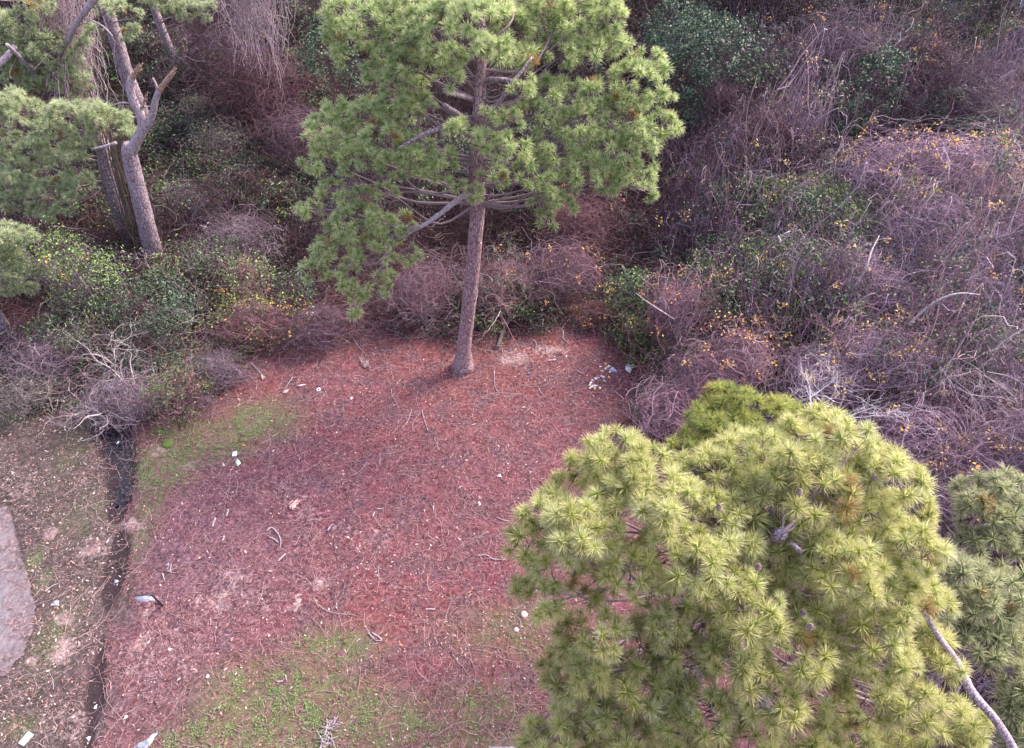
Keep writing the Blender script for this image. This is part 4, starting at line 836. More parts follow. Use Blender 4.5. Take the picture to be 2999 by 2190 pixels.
rl = [(2790, 1670, .45), (2850, 1720, .55), (2810, 1790, .5), (2900, 1790, .5), (2970, 1740, .5), (2860, 1880, .5), (2940, 1890, .5), (2990, 1840, .4), (2790, 1850, .35)]
c_ = PD(2900, 1800, 13.6)
pine('pine_tree', 'shaded grey-green pine between the foreground pine and the right edge', [((c_[0] + .3, c_[1], 0), .12), ((c_[0] + .2, c_[1], c_[2] * .8), .1), (PD(2900, 1700, 13.3), .05)], [(PD(a, b, 13.4), r, .7) for a, b, r in rl], TUFT_MID, M_bark_grey, None, DIM, 1.35, 1., 22)
rl = [(2985, 1990, .35), (2970, 2060, .35), (3010, 2130, .45), (2975, 2170, .3)]
c_ = PD(3040, 2080, 13)
pine('pine_tree', 'pine of which only a few tufts reach in at the bottom right corner', [((c_[0], c_[1], 0), .12), ((c_[0], c_[1], c_[2] * .8), .1), (PD(3040, 2040, 12.8), .05)], [(PD(a, b, 12.8), r, .7) for a, b, r in rl], TUFT_MID, M_bark_grey, None, DIM, 2.2, 1., 23)

# pines at the left
def LT(px, py, Y): return PY(px, py, Y)
g0 = lambda p: (p[0], p[1], -.1)
def vert(px, py, Y):      # foot of a vertical trunk through that spot
    p = PY(px, py, Y); return np.array([p[0], p[1], -.1])
tr = [(PY(400, 760, 25.4), .34), (PY(380, 700, 25.4), .33), (PY(335, 570, 25.4), .31), (PY(305, 445, 25.4), .28), (PY(285, 390, 25.4), .2), (PY(270, 340, 25.4), .10), (PY(262, 300, 25.4), .03)]
bl = [(60, 330, .9), (20, 290, .8), (360, 380, .5), (150, 620, .5), (40, 540, .8), (130, 370, .8), (200, 330, .8), (280, 330, .75), (345, 345, .6), (100, 440, .8), (190, 460, .8), (225, 430, .7), (230, 520, .6), (60, 500, .8), (150, 550, .75), (40, 590, .6), (220, 550, .65), (10, 420, .8), (250, 380, .7), (110, 610, .45), (190, 610, .4)]
bl = [(a, b, r * .92) for a, b, r in bl]
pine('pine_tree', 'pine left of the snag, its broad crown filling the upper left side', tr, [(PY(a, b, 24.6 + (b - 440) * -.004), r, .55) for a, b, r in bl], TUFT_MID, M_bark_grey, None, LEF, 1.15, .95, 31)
tr = [(vert(330, 480, 30), .42), (PY(300, 420, 30), .38), (PY(250, 330, 30), .36), (PY(205, 225, 30), .33), (PY(155, 120, 30), .28), (PY(110, 20, 30), .24), (PY(80, -80, 30), .18)]
al = [(50, 70, .9), (130, 120, .9), (70, 180, .8), (180, 160, .8), (215, 205, .7), (40, 250, .7), (150, 230, .8), (255, 130, .4), (20, 150, .8), (100, 20, .7), (265, 85, .3), (0, 100, .9), (100, 130, .8), (90, 240, .7), (30, 200, .8), (230, 265, .5), (345, 20, .45)]
def aex(t, g):
    for pts, r in [([PY(170, 160, 29.5), PY(195, 125, 29), PY(225, 65, 28.6), PY(275, 0, 28.4), PY(310, -50, 28.4)], [.11, .12, .11, .12, .11]),
                   ([PY(45, 135, 28), PY(20, 165, 27.6), PY(-20, 205, 27.3)], [.10, .11, .12]), ([PY(20, 130, 27.5), PY(60, 170, 28), PY(110, 230, 29)], [.07, .08, .09]),
                   ([PY(232, 48, 28.6), PY(265, 58, 28.3), PY(300, 75, 28), PY(330, 105, 27.8)], [.03, .025, .025, .02]),
                   ([PY(160, 225, 29), PY(163, 280, 28.6), PY(166, 350, 28.4)], [.035, .045, .03])]:
        mb = MB(); limb(mb, pts, r, 9, 14, rough=.06, g=g); mb.build('limb', M_dead, t, True)
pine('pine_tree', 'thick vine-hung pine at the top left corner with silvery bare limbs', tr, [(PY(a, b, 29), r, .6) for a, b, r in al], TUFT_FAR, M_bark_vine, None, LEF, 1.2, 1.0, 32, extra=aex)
tr = [(vert(425, 400, 35.5), .4), (PY(415, 330, 35.5), .36), (PY(375, 230, 35.5), .34), (PY(345, 130, 35.5), .32), (PY(315, 30, 35.5), .29), (PY(290, -80, 35.5), .25)]
pine('pine_tree', 'straight purplish pine trunk behind the snag rising out of the top edge', tr, [(PY(385, 85, 34.5), .4, .6), (PY(300, 20, 34.2), .6, .6), (PY(375, 115, 34.5), .3, .6), (PY(400, 40, 34.5), .25, .6), (PY(290, -60, 35), .9, .6)], TUFT_FAR, M_bark_grey, None, LEF, 1., 1.1, 33)
tr = [(vert(530, 290, 43), .26), (PY(510, 180, 43), .24), (PY(480, 100, 43), .23), (PY(450, 20, 43), .22), (PY(425, -70, 43), .2)]
pine('pine_tree', 'dim far pine trunk with a light green spray at the top edge', tr, [(PY(500, 10, 42), .8, .6), (PY(560, 25, 42), .7, .6), (PY(600, 50, 42), .35, .6), (PY(545, 55, 42), .4, .6), (PY(450, -20, 42), .9, .6), (PY(620, 15, 42), .4, .6)], TUFT_FAR, M_bark_grey, None, LEF, 1.2, 1.1, 34)
tr = [(PY(62, 1040, 19.6), .24), (PY(45, 1010, 19.6), .22), (PY(10, 955, 19.6), .21), (PY(-60, 840, 19.6), .19), (PY(-140, 700, 19.6), .16), (PY(-200, 560, 19.6), .1)]
pine('pine_tree', 'pine leaning in from the left edge with a drooping green crown', tr, [(PY(a, b, 20), r, .6) for a, b, r in [(20, 690, .6), (80, 690, .35), (40, 770, .55), (100, 800, .5), (20, 830, .5), (80, 850, .35), (-30, 720, .8), (130, 780, .3)]], TUFT_MID, M_bark_grey, None, LEF, 1.4, 1., 35)

# dead forked snag and the vine-wrapped stub beside it
M_torn = mat_bark('torn tan wood', (.34, .22, .17), (.58, .42, .33), (.76, .62, .52), 8, .12, .3)
def snag():
    Y = 24.0; s = lambda a, b: PY(a, b, Y); g = np.random.default_rng(3)
    base = vert(482, 850, Y); t = thing('dead_snag', 'dead forked pine snag with broken pale tops, left of centre', 'dead tree', base)
    mb = MB(); limb(mb, [base, s(470, 810), s(440, 700), s(415, 600), s(390, 500), s(378, 440), s(384, 425)], [.40, .37, .34, .31, .29, .26, .2], 18, 44, rough=.03, g=g); mb.build('trunk', M_bark_grey, t, True)
    def part(nm, pts, r, m=M_dead, ro=.05, n=22):
        mb = MB(); limb(mb, pts, r, 10, n, rough=ro, g=g); mb.build(nm, m, t, True)
    part('limb', [s(380, 450), s(398, 415), s(418, 375), s(410, 335), s(388, 290), s(381, 250), s(386, 228)], [.21, .19, .17, .155, .14, .125, .11])
    part('limb', [s(405, 405), s(432, 365), s(447, 330), s(456, 290), s(466, 265)], [.13, .125, .115, .10, .09])
    part('limb', [s(463, 270), s(458, 250), s(448, 228)], [.06, .045, .03], n=8)
    # splintered tops
    def splinter(nm, pts, r):
        mb = MB(); q = limb(mb, pts, r, 8, 16, rough=.12, g=g, col=(.55, .42, .38))
        e = np.array(pts[-2]); d = np.array(pts[-1]) - e
        for k in range(5):
            o_ = g.normal(0, .05, 3); limb(mb, [e + o_, e + o_ + d * g.uniform(.4, 1.) + g.normal(0, .04, 3)], [.03, .004], 4, 3, col=(.6, .47, .42))
        mb.build(nm, M_torn, t, True)
    splinter('broken_top', [s(384, 232), s(398, 212), s(419, 184)], [.1, .085, .012])
    splinter('broken_top', [s(465, 268), s(490, 232), s(516, 200)], [.09, .08, .015])
    splinter('broken_top', [s(416, 318), s(424, 290), s(427, 272)], [.045, .03, .006])
    part('stub', [s(385, 303), s(360, 300), s(335, 306)], [.03, .025, .02], n=6)
    part('stub', [s(412, 312), s(435, 312), s(458, 305)], [.03, .026, .02], n=6)
    part('stub', [s(395, 292), s(415, 283)], [.025, .012], n=4)
    part('stub', [s(392, 245), s(404, 244)], [.025, .018], n=4)
    part('stub', [s(340, 418), s(310, 428), s(270, 436)], [.06, .05, .03], n=8)
snag()
def stub():
    Y = 24.7; s = lambda a, b: PY(a, b, Y); g = np.random.default_rng(4); base = vert(440, 800, Y)
    t = thing('vine_wrapped_trunk', 'brown vine-wrapped dead trunk squeezed between the pine and the snag', 'dead tree', base)
    mb = MB(); limb(mb, [base, s(430, 760), s(400, 650), s(370, 540), s(345, 440), s(335, 385)], [.42, .38, .34, .30, .26, .16], 16, 30, rough=.05, g=g); mb.build('trunk', M_bark_vine, t, True)
    n = 60; K = 14; u = np.linspace(0, 1, K); ax = spline([base, s(400, 650), s(335, 385)], K)
    off = g.normal(0, 1, (n, 1, 3)); off = nrm(off) * np.linspace(.42, .28, K)[None, :, None] + np.cumsum(g.normal(0, .05, (n, K, 3)), 1)
    V, f, C = tubes(ax[None] + off, g.uniform(.008, .02, n)[:, None] * np.ones((1, K)), 4, pal(n, [(.16, .12, .08), (.3, .22, .17), (.2, .17, .1)], g))
    MB().add(V, [f], C).build('vines', M_twig, t)
    lb = MB(); m = 500; pos = ax[g.integers(0, K, m)] + g.normal(0, .35, (m, 3)); lb.add(*leaves(pos, g.uniform(.04, .08, m), pal(m, MGREEN + OLIVE, g), g)); lb.build('leaves', M_leaf, t)
stub()

# ------------------------------------------------------------------ things on the ground
M_white = mat_plain('white plastic', (.86, .86, .88), .4, (.78, .78, .82), 30)
M_black = mat_plain('black metal', (.02, .022, .03), .4, (.03, .03, .04))
def on(px, py, h=0.0):
    p = P(px, py); return np.array([p[0], p[1], float(gz(p[:1], p[1:2])[0]) + h])
def box(mb, c, sx, sy, sz, rz=0, col=(.5, .5, .5), jit=0, tilt=(0, 0)):
    g = rng; v = np.array([[x, y, z] for x in (-.5, .5) for y in (-.5, .5) for z in (-.5, .5)]) * [sx, sy, sz]
    if jit: v += g.normal(0, jit, v.shape)
    cx, sx_ = math.cos(tilt[0]), math.sin(tilt[0]); v = v @ np.array([[1, 0, 0], [0, cx, -sx_], [0, sx_, cx]]).T
    cy, sy_ = math.cos(tilt[1]), math.sin(tilt[1]); v = v @ np.array([[cy, 0, sy_], [0, 1, 0], [-sy_, 0, cy]]).T
    cz, sz_ = math.cos(rz), math.sin(rz); v = v @ np.array([[cz, -sz_, 0], [sz_, cz, 0], [0, 0, 1]]).T + c
    mb.add(v, [[[0, 1, 3, 2], [4, 6, 7, 5], [0, 4, 5, 1], [2, 3, 7, 6], [0, 2, 6, 4], [1, 5, 7, 3]]], col)
# yard sign: board hung on a black post
def yard_sign():
    Yp = on(476, 1771); t = thing('yard_sign', 'white yard sign hanging from a black metal post beside the ditch', 'sign', Yp)
    top_ = PY(437, 1741, 0); 
    Y0 = Yp[1]; h = 1.15
    e = np.array([-.95, .22, 0]); e = e / np.linalg.norm(e); nrm_ = np.array([e[1], -e[0], 0])
    mb = MB(); limb(mb, [Yp + [0, 0, -.05], P(442, 1741, 1.04)], [.026, .026], 8, 3, cap=True); mb.build('post', M_black, t)
    mb = MB(); limb(mb, [P(442, 1741, 1.03), P(388, 1746, 1.03)], [.014, .014], 8, 3); mb.build('arm', M_black, t)
    mb = MB(); limb(mb, [Yp + [0, 0, .03], Yp + e * .26 + [0, 0, .03]], [.016, .014], 6, 3); limb(mb, [Yp + e * .0 + [0, 0, .16], Yp + e * .2 + [0, 0, .03]], [.01, .01], 6, 3); mb.build('foot', M_black, t)
    A, B, C_, D = P(391, 1747, 1.0), P(439, 1742, 1.0), P(455, 1757.5, .84), P(412, 1762, .84)      # board leaning back under its arm
    f = nrm(np.cross(B - A, D - A)); f = f if f[2] > 0 else -f
    def slab(mb, u0, u1, v0, v1, d0, d1, col):
        q = lambda u, v_: A * (1 - u) * (1 - v_) + B * u * (1 - v_) + C_ * u * v_ + D * (1 - u) * v_
        v = [q(u, w_) + f * d for d in (d0, d1) for (u, w_) in ((u0, v0), (u1, v0), (u1, v1), (u0, v1))]
        mb.add(v, [[[0, 1, 2, 3], [7, 6, 5, 4], [0, 4, 5, 1], [1, 5, 6, 2], [2, 6, 7, 3], [3, 7, 4, 0]]], col)
    bd = MB(); slab(bd, 0, 1, 0, 1, 0, .012, (.86, .86, .88)); board = bd.build('board', M_white, t)
    pr = MB(); slab(pr, .04, .62, .10, .14, .0125, .0145, (.45, .45, .52)); slab(pr, .3, .9, .3, .34, .0125, .0145, (.6, .6, .66)); slab(pr, .05, .95, .66, .71, .0125, .0145, (.5, .5, .56))
    slab(pr, .05, .60, .80, .94, .0125, .0145, (.60, .63, .85)); pr.build('printing', M_twig, board)
yard_sign()

def crumple(name, label, cat, px, py, sx, sy, h, mat, seed, group=None, tear=.25, z=0):
    """a crumpled sheet with thickness"""
    g = np.random.default_rng(seed); n = 9; c = on(px, py, z + .01); sx *= .95; sy *= .95
    u, v = np.meshgrid(np.linspace(-.5, .5, n), np.linspace(-.5, .5, n)); a = g.uniform(0, 3.14)
    x = u * sx * (1 + g.normal(0, .08, u.shape)); y = v * sy * (1 + g.normal(0, .08, u.shape)); zz = np.abs(g.normal(0, h * .5, u.shape)) + h * (1 - (2 * u) ** 2) * (1 - (2 * v) ** 2) * .8
    sk = g.normal(0, .28, 4); x = x * (1 + sk[0] * v * 2) + sk[1] * v * sx; y = y * (1 + sk[2] * u * 2) + .6 * sk[3] * u * sy
    X_ = x * math.cos(a) - y * math.sin(a); Y_ = x * math.sin(a) + y * math.cos(a)
    V = np.stack([X_, Y_, zz], -1).reshape(-1, 3) + c; i = np.arange(n * n).reshape(n, n)
    q = np.stack([i[:-1, :-1], i[:-1, 1:], i[1:, 1:], i[1:, :-1]], -1).reshape(-1, 4)
    o = obj_mesh(name, V, [q], mat); s = o.modifiers.new('t', 'SOLIDIFY'); s.thickness = .003
    origin(o, c); return tag(o, label, cat, group)
def can(name, label, cat, px, py, ang, L, r, mat, mat2, group, neck=False, upright=False):
    L *= .85; r *= .95
    c = on(px, py, r if not upright else 0); d = np.array([math.cos(ang), math.sin(ang), 0.0]) if not upright else np.array([0.1, 0, 1.])
    t = thing(name, label, cat, c, group); a = c - d * L / 2 if not upright else c
    prof = [(0, .8), (.04, 1), (.9, 1), (1., .8)] if not neck else [(0, .85), (.05, 1), (.62, 1), (.8, .5), (.98, .38)]
    mb = MB(); limb(mb, [a + d * L * p[0] for p in prof], [r * p[1] for p in prof], 14, raw=True); mb.build('body', mat, t, False)
    mb = MB(); e0 = a + d * L * (1.0 if not neck else .98); limb(mb, [e0, e0 + d * (.006 if not neck else .03)], [r * (.78 if not neck else .42)] * 2, 14, raw=True); mb.build('lid' if not neck else 'cap', mat2, t)
    return t
M_cream = mat_plain('cream carton', (.80, .70, .42), .5, (.7, .6, .38)); M_yel = mat_plain('yellow carton', (.78, .6, .25), .5); M_alu = mat_plain('grey tin', (.55, .56, .62), .3, metal=.7)
M_paper = mat_plain('white paper', (.82, .80, .84), .7, (.62, .62, .74), 16); M_blue = mat_plain('bluish film', (.55, .60, .82), .35, (.4, .42, .62), 12); M_pinkp = mat_plain('pinkish paper', (.75, .55, .6), .7)
GC = 'cans and cartons in the litter pile'
for lb, px, py, a, L, r, m, nk in [
  ('white can, uppermost of the row at the left end of the litter pile', 1730, 1124, .9, .12, .034, M_white, 0),
  ('cream can second from the top in the row at the left end of the pile', 1727, 1130, .85, .12, .034, M_cream, 0),
  ('white can third in the row at the left end of the pile', 1733, 1135, .75, .12, .034, M_white, 0),
  ('yellow tub standing at the lowest point of the litter pile', 1741, 1140, 1.5, .11, .045, M_yel, 0),
  ('pale yellow tub lowest right of the litter pile, apart from the row', 1756, 1140, .5, .10, .045, M_cream, 0),
  ('yellow bottle lying right of the pile centre', 1783, 1108, -1.1, .12, .03, M_yel, 1),
  ('cream carton near the top of the litter pile beside the film bag', 1777, 1079, .1, .13, .03, M_cream, 0),
  ('white bottle topmost right above the film bag', 1784, 1075, -.7, .13, .028, M_white, 1),
  ('small white bottle lying at the top left of the litter pile', 1758, 1077, -.1, .10, .026, M_white, 1),
  ('white cup lying left of the film bag', 1786, 1093, .4, .09, .035, M_white, 0),
  ('pinkish can above the row at the left end of the pile', 1735, 1117, -.8, .13, .032, M_pinkp, 0),
  ('round white cup just under the left end row', 1727, 1139, 0, .07, .035, M_white, 0),
  ('white bottle lying across the bottom middle of the pile', 1745, 1132, -.3, .14, .03, M_white, 1)]:
    can('bottle' if nk else 'can', lb, 'bottle' if nk else 'can', px, py, a, L, r, m, M_alu if not nk else M_yel, GC, bool(nk))
GP = 'scraps of paper and film in the litter pile'
for i, (lb, px, py, sx, sy, h, m) in enumerate([
  ('blue-white crumpled film bag at the right of the litter pile', 1794, 1088, .22, .17, .09, M_blue),
  ('torn white paper triangle left of the pile centre', 1744, 1111, .10, .09, .03, M_paper),
  ('thin upright white paper strip next to the torn triangle', 1752, 1109, .04, .12, .03, M_paper),
  ('crumpled pale lilac paper at the pile centre', 1765, 1107, .14, .08, .05, M_paper),
  ('mauve folded wrapper just below the pile centre', 1769, 1118, .13, .09, .05, M_pinkp),
  ('bluish wrapper among the cans at the pile bottom', 1739, 1131, .09, .08, .03, M_blue),
  ('crumpled cream tissue left of the film bag', 1764, 1090, .12, .07, .04, M_cream),
  ('second cream tissue, close under the small white bottle', 1772, 1084, .08, .07, .04, M_paper),
  ('orange-brown wrapper tapering up at the top of the pile', 1773, 1068, .08, .14, .03, mat_plain('orange wrapper', (.6, .33, .2), .6)),
  ('tiny pink scrap below the litter pile', 1738, 1160, .06, .07, .02, M_pinkp),
  ('tiny white scrap upper left of the litter pile', 1742, 1058, .05, .04, .02, M_paper),
  ('tiny pinkish scrap left of the pile at mid height', 1741, 1089, .05, .03, .015, M_pinkp),
  ('white speck of paper furthest left of the litter pile', 1719, 1102, .04, .05, .015, M_paper)]):
    crumple('paper_scrap' if m is not M_blue else 'film_bag', lb, 'litter', px, py, sx, sy, h, m, 200 + i, GP)
g5 = np.random.default_rng(55)
crumple('plastic_bag', 'white plastic bag with dark fold lying right of the litter pile', 'bag', 1841, 1083, .36, .28, .12, M_paper, 301)
crumple('plastic_bag', 'green and white crumpled bag on the grass left of centre', 'bag', 698, 1358, .22, .16, .07, mat_plain('green white film', (.75, .86, .82), .4, (.12, .55, .30), 9), 302)
crumple('plastic_sheet', 'pale grey plastic sheet crumpled at the bottom edge beside the grass', 'sheet', 432, 2178, .42, .22, .07, mat_plain('grey film', (.36, .38, .44), .35, (.20, .23, .28), 9), 303)
crumple('wire_tangle', 'bluish crumpled scrap on the verge near the dusty road', 'scrap', 163, 1766, .16, .16, .06, mat_plain('pale blue scrap', (.5, .52, .62), .5, (.3, .3, .38), 14), 304)['label'] = 'bluish crumpled scrap on the verge near the dusty road'
crumple('paper_scrap', 'small white scrap left of the green and white bag', 'litter', 655, 1362, .12, .05, .02, M_paper, 305)
crumple('paper_scrap', 'orange scrap on the grass above the white square', 'litter', 713, 1305, .12, .08, .02, mat_plain('orange scrap', (.75, .3, .14), .6), 306)
crumple('paper_scrap', 'white scrap under the left lobe of the foreground pine', 'litter', 1572, 1722, .2, .11, .03, M_paper, 307)
crumple('paper_scrap', 'white scrap on the red ground left of the foreground pine lobe', 'litter', 1404, 1476, .13, .07, .02, M_paper, 308)
crumple('paper_scrap', 'white scrap high on the left clearing beneath the vine heap', 'litter', 1029, 1166, .1, .09, .03, M_paper, 309)
crumple('paper_scrap', 'pale lilac scrap near the middle of the clearing above the lower sticks', 'litter', 1462, 1396, .12, .12, .03, M_pinkp, 310)
crumple('paper_scrap', 'white scrap in the water at the ditch head under the bare bush', 'litter', 276, 1237, .12, .14, .03, M_blue, 311)
crumple('plastic_bottle_scrap', 'crushed grey bottle in the muddy ditch left of the sign', 'litter', 336, 1697, .1, .13, .04, mat_plain('clear plastic', (.4, .45, .52), .2, (.2, .24, .3), 12), 312)
crumple('paper_scrap', 'pale scrap in the puddle near the bottom of the ditch', 'litter', 279, 2070, .09, .07, .02, M_paper, 313)
crumple('paper_scrap', 'white scrap at the very end of the ditch by the bottom edge', 'litter', 257, 2160, .1, .08, .03, M_paper, 314)
crumple('ribbon', 'left pink survey ribbon tied in the bush at the ditch head', 'ribbon', 407, 1180, .10, .17, .03, mat_plain('pink ribbon', (.95, .33, .42), .5), 315, 'pink survey ribbons', z=.35)
crumple('ribbon', 'right pink survey ribbon by the knotty bush at the ditch head', 'ribbon', 468, 1207, .09, .15, .03, bpy.data.materials['pink ribbon'], 316, 'pink survey ribbons', z=.25)
def tile(name, label, cat, px, py, sx, sy, h, rz, mat, tilt=(0, 0), jit=.006):
    mb = MB(); c = on(px, py, h / 2 + .01); box(mb, c, sx, sy, h, rz, jit=jit, tilt=tilt); o = origin(mb.build(name, mat), c)
    b = o.modifiers.new('b', 'BEVEL'); b.width = min(h, .01) * .4; b.segments = 2; return tag(o, label, cat)
tile('paper_box', 'small white square box lying in the dark ditch', 'box', 338, 1287, .125, .12, .03, .1, M_white)
tile('paper_box', 'white square carton on the grass above the green and white bag', 'box', 689, 1333, .13, .15, .06, .2, M_white)
tile('tile_fragment', 'teal broken slab near the bottom left corner', 'slab', 80, 2166, .20, .28, .02, -.35, mat_plain('teal slab', (.42, .58, .56), .6, (.34, .5, .48), 10), jit=.015)
tile('paving_slab', 'grey paving edge just showing at the bottom below the red ground', 'slab', 1500, 2203, 1.1, .22, .05, 0, mat_plain('grey slab', (.3, .27, .32), .8, (.2, .18, .22), 12))
tile('board', 'short pale board lying flat near the left middle of the clearing', 'board', 627, 1530, .05, .33, .02, .03, M_dead)
tile('board', 'pale stick-like board left of the short pale board and higher', 'board', 667, 1503, .035, .24, .02, -.05, M_dead)
tile('board', 'tilted pale board left of centre below the coiled root', 'board', 826, 1632, .05, .28, .02, -.6, M_dead)
tile('board', 'pale board lying level in the lower middle clearing', 'board', 1260, 1782, .26, .03, .02, .02, M_dead)
tile('board', 'short upright pale board near the lilac scrap', 'board', 1270, 1490, .03, .16, .02, .05, M_dead)
tile('board', 'pale stub board right of the pine base', 'board', 1616, 1059, .30, .05, .04, .15, M_dead)
tile('board', 'thin pale board standing left of the bent stick behind the bare sand', 'board', 1600, 1029, .035, .34, .03, .0, M_dead)
# ring, cup and bottle
mb = MB(); c = on(934, 1144, .02); k = np.linspace(0, 2 * math.pi, 25)
limb(mb, [c + [.055 * math.cos(a), .055 * math.sin(a), .012 * math.sin(a)] for a in k], [.018] * 25, 7, raw=True, cap=False)
tag(origin(mb.build('plastic_ring', M_white, None, True), c), 'white plastic ring lying on the red ground at upper left', 'ring')
can('bottle', 'pinkish white bottle lying left of the white ring', 'bottle', 885, 1132, .3, .26, .035, M_pinkp, M_white, None, True)
can('can', 'dark blue can lying right of the pine base', 'can', 1547, 1096, .5, .12, .033, mat_plain('blue can', (.1, .14, .4), .4), M_alu, None)
# stones
def stone(label, px, py, r, mat, seed, fl=.6, name='stone', cat='stone'):
    g = np.random.default_rng(seed); c = on(px, py, r * fl * .4); n, m = 10, 14
    V = []; 
    for i in range(n + 1):
        for j in range(m):
            th = math.pi * i / n; ph = 2 * math.pi * j / m; k = r * (1 + g.normal(0, .06)); V.append(c + [k * math.sin(th) * math.cos(ph), k * math.sin(th) * math.sin(ph), k * fl * math.cos(th)])
    i = np.arange((n + 1) * m).reshape(n + 1, m); q = np.stack([i[:-1], i[1:], np.roll(i[1:], -1, 1), np.roll(i[:-1], -1, 1)], -1).reshape(-1, 4)
    o = obj_mesh(name, V, [q], mat, smooth=True); origin(o, c); return tag(o, label, cat)
M_st = mat_plain('pale stone', (.6, .48, .46), .8, (.45, .33, .33), 9)
stone('pale rounded stone below the left lobe of the foreground pine', 1535, 1800, .10, M_st, 1)
stone('pinkish stone lower and left of the pale rounded stone', 1512, 1845, .07, M_st, 2)
stone('white pebble on the lower left bare ground', 370, 2100, .035, M_white, 3)
stone('small white pebble between the mauve ground and the ditch bottom', 497, 1902, .035, M_white, 4)
stone('white pebble in the weeds left of the bottom grass', 610, 1984, .045, M_white, 5)
stone('low round cushion of dark green moss on the sandy spot by the ditch', 492, 1302, .19, mat_plain('moss', (.10, .16, .03), .9, (.06, .10, .02), 30), 6, .35, 'moss_cushion', 'moss')
# sticks
def stick(label, pts, r, mat=M_dead, forks=()):
    P3 = [on(a, b, .03) for a, b in pts]; mb = MB(); n = len(P3)
    r = r * 1.35; limb(mb, P3, np.linspace(r, r * .6, n), 7, n * 5, rough=.08)
    for fk in forks:
        q = [on(a, b, .035) for a, b in fk]; limb(mb, q, np.linspace(r * .8, r * .4, len(q)), 6, len(q) * 4, rough=.08)
    return tag(origin(mb.build('fallen_stick', mat, None, True), P3[0]), label, 'stick', 'fallen sticks on the clearing')
for a in [
 ('forked pale stick lying along the lower right of centre', [(1398, 1627), (1425, 1626), (1445, 1638), (1480, 1641)], .014),
 ('long thin curved stick below the pine, right side', [(1447, 1085), (1448, 1110), (1450, 1135), (1462, 1152)], .012),
 ('curved stick right of the long thin one under the pine', [(1578, 1138), (1585, 1152), (1600, 1167)], .012),
 ('bent pale stick on the bare rise behind the pine', [(1648, 968), (1650, 985), (1648, 992), (1664, 1008)], .022),
 ('short arched stick beside the bare sand patch', [(1560, 994), (1570, 1004), (1569, 1022)], .018),
 ('straight pale stick in the upper middle clearing', [(1236, 1202), (1242, 1228), (1254, 1264)], .014),
 ('slim stick left of the straight pale one', [(1147, 1140), (1148, 1158), (1162, 1182), (1168, 1200)], .010),
 ('leaning thin stick pointing down left in the upper clearing', [(1206, 1200), (1195, 1232), (1178, 1254)], .010),
 ('long slanting stick at the clearing top left of the pine', [(1028, 985), (1052, 1018), (1073, 1043)], .014),
 ('pale stick with a branch below the vine heap top left', [(1145, 970), (1180, 982), (1208, 1003)], .013),
 ('thin wavy stick from the pine base leftwards', [(1345, 950), (1290, 960), (1250, 978), (1222, 996)], .012),
 ('V-shaped pair of sticks at the lower middle', [(1080, 1855), (1100, 1875)], .014),
 ('pale stick pair beside the V in the lower middle', [(1090, 1853), (1118, 1873), (1100, 1877)], .016),
 ('short slanting stick left of the V-shaped pair', [(1044, 1880), (1056, 1870)], .016),
 ('forked white stick at the left middle of the clearing', [(960, 1555), (970, 1540), (978, 1536)], .016),
 ('arched root stick curled left of centre', [(780, 1555), (795, 1545), (812, 1560), (822, 1582), (820, 1605)], .018),
 ('straight stick above the coiled arched root', [(788, 1572), (805, 1580), (816, 1590)], .016),
 ('long thin curved stem at the lower left middle', [(918, 1752), (935, 1775), (970, 1795), (1040, 1803)], .009),
 ('thin curved stem running under the middle of the clearing', [(1108, 1660), (1110, 1700), (1105, 1730)], .007),
 ('pale slim stick on the verge near the dusty road', [(132, 1732), (148, 1718), (168, 1708)], .014),
 ('short thick stick on the verge left of the ditch', [(212, 1877), (223, 1867)], .018),
 ('pale forked stick beside the dry ditch head', [(310, 1590), (316, 1580), (318, 1576)], .022),
 ('white stick at the left above the sign', [(476, 1678), (481, 1700)], .016),
 ('pale stick with stub near the lower green patch', [(812, 1998), (830, 1996)], .018),
 ('upright pale stick in the lower green patch', [(837, 1978), (840, 1995)], .014),
 ('pale curved stick in the middle beside the lilac scrap', [(1430, 1558), (1412, 1568), (1400, 1578)], .010),
 ('small white stick between centre and the coiled root', [(1092, 1515), (1098, 1500)], .020),
 ('level white stick right of centre left', [(1104, 1492), (1122, 1491)], .020),
 ('long pale stem lying toward the foreground pine', [(1455, 1515), (1475, 1524), (1492, 1527)], .012),
 ('slanting stick below the grass strip upper left', [(735, 1065), (760, 1092), (778, 1112)], .018),
 ('thin stick parallel to the bottle near the white ring', [(858, 1108), (842, 1130), (834, 1142)], .012),
 ('dark slim stick left of the litter pile', [(1690, 1089), (1708, 1100)], .014)]:
    stick(a[0], a[1], a[2])
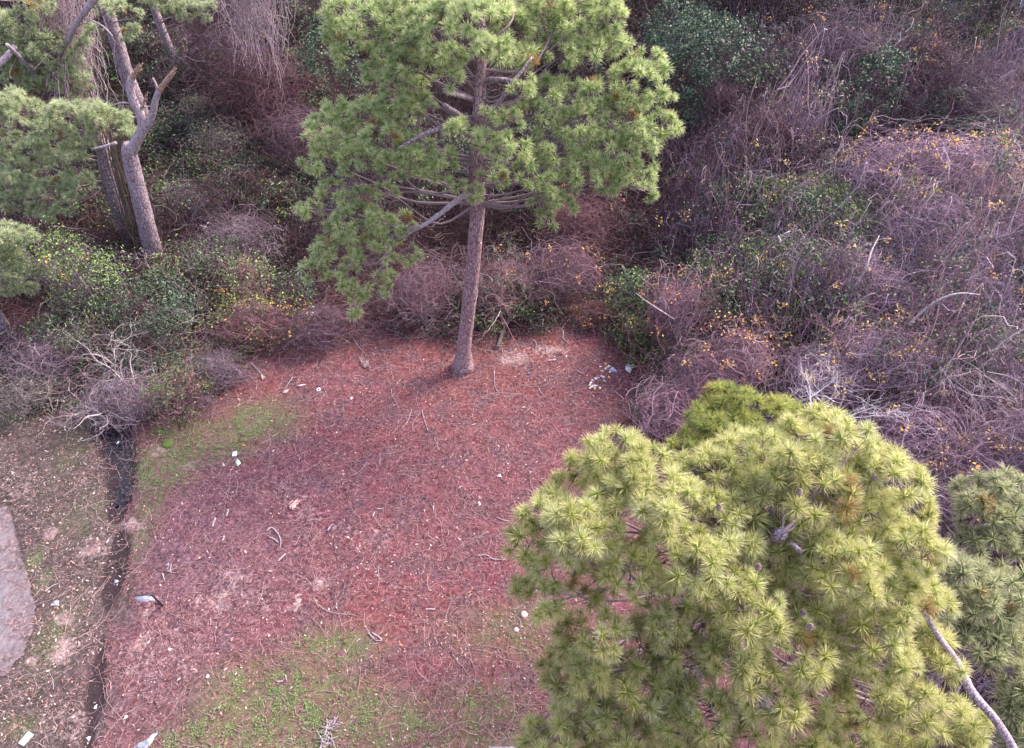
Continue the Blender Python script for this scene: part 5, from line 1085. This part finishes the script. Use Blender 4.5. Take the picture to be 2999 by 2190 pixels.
# splintered wood lumps
M_chunk = mat_plain('torn pinkish wood', (.66, .45, .42), .8, (.40, .22, .20), 14)
def lump(name, label, cat, px, py, L, w_, ang, seed, n=9, h=.06, mat=M_dead):
    g = np.random.default_rng(seed); c = on(px, py, .02); mb = MB()
    sp = .28 if name != 'root_tangle' else .75; th_ = .012 if name == 'root_tangle' else (.02 if name == 'wood_chunk' else .012)
    for i in range(n):
        a = ang + g.normal(0, sp); l = L * g.uniform(.4, 1); q = [c + np.array([-math.sin(ang), math.cos(ang), 0]) * g.normal(0, w_ / 3) + [0, 0, .02]]; q[0] = q[0] - np.array([math.cos(a), math.sin(a), 0]) * l / 2
        for k in range(4):
            a += g.normal(0, .12 if name == 'wood_chunk' else .45); q.append(q[-1] + np.array([math.cos(a), math.sin(a), 0]) * l / 4 + [0, 0, g.uniform(-.01, h * .4)])
        q = np.array(q); q[:, 2] = np.maximum(q[:, 2], c[2]); t_ = th_ * g.uniform(.6, 1.5)
        limb(mb, q, [t_ * .7, t_ * 1.2, t_, t_ * .8, t_ * .3], 5, 12, rough=.18, g=g)
    return tag(origin(mb.build(name, mat, None, True), c), label, cat)
lump('wood_chunk', 'torn pale wood chunk with splinters left of the red ground centre', 'wood', 862, 1478, .42, .22, 1.1, 1, 15, .05, M_chunk)
lump('wood_chunk', 'small pale split wood chunk left of the white ring', 'wood', 838, 1150, .25, .10, .8, 2, 7, .04, M_chunk)
lump('wood_chunk', 'jagged reddish wood piece at the upper left edge of the clearing', 'wood', 772, 1107, .28, .10, -.7, 3, 7, .04, M_chunk)
lump('root_tangle', 'tangle of pale dry roots on the bottom grass', 'roots', 962, 2158, .62, .42, -.1, 4, 16, .08)
lump('root_tangle', 'slim pale dry root standing above the tangle on the bottom grass', 'roots', 980, 2110, .42, .10, 1.4, 5, 5, .06)
lump('brush_pile', 'little heap of dry leaves and stalks below the vine heap', 'heap', 1072, 1068, .4, .35, .8, 6, 22, .1, M_bark_red)
lump('root_tangle', 'broken pale stalks scattered above the V-shaped sticks', 'roots', 498, 1660, .3, .25, .9, 7, 6, .03)
# hollow log
def log():
    t = thing('log', 'short hollow pale log lying behind the pine at the brush edge', 'log', on(1462, 1005))
    a = on(1458, 1018, .09); b = on(1472, 972, .10); mb = MB(); limb(mb, [a, (a + b) / 2 + [.02, 0, .02], b], [.085, .075, .07], 14, 10, rough=.08); mb.build('bark', M_bark_vine, t, True)
    mb = MB(); d = nrm(b - a); k = np.linspace(0, 2 * math.pi, 17); s_ = nrm(np.cross(d, [0, 0, 1.])); u_ = np.cross(s_, d)
    limb(mb, [a - d * .012 + (s_ * math.cos(x) + u_ * math.sin(x)) * .06 for x in k], [.022] * 17, 6, raw=True, cap=False, rough=.1); mb.build('cut_end', M_dead, t, True)
log()
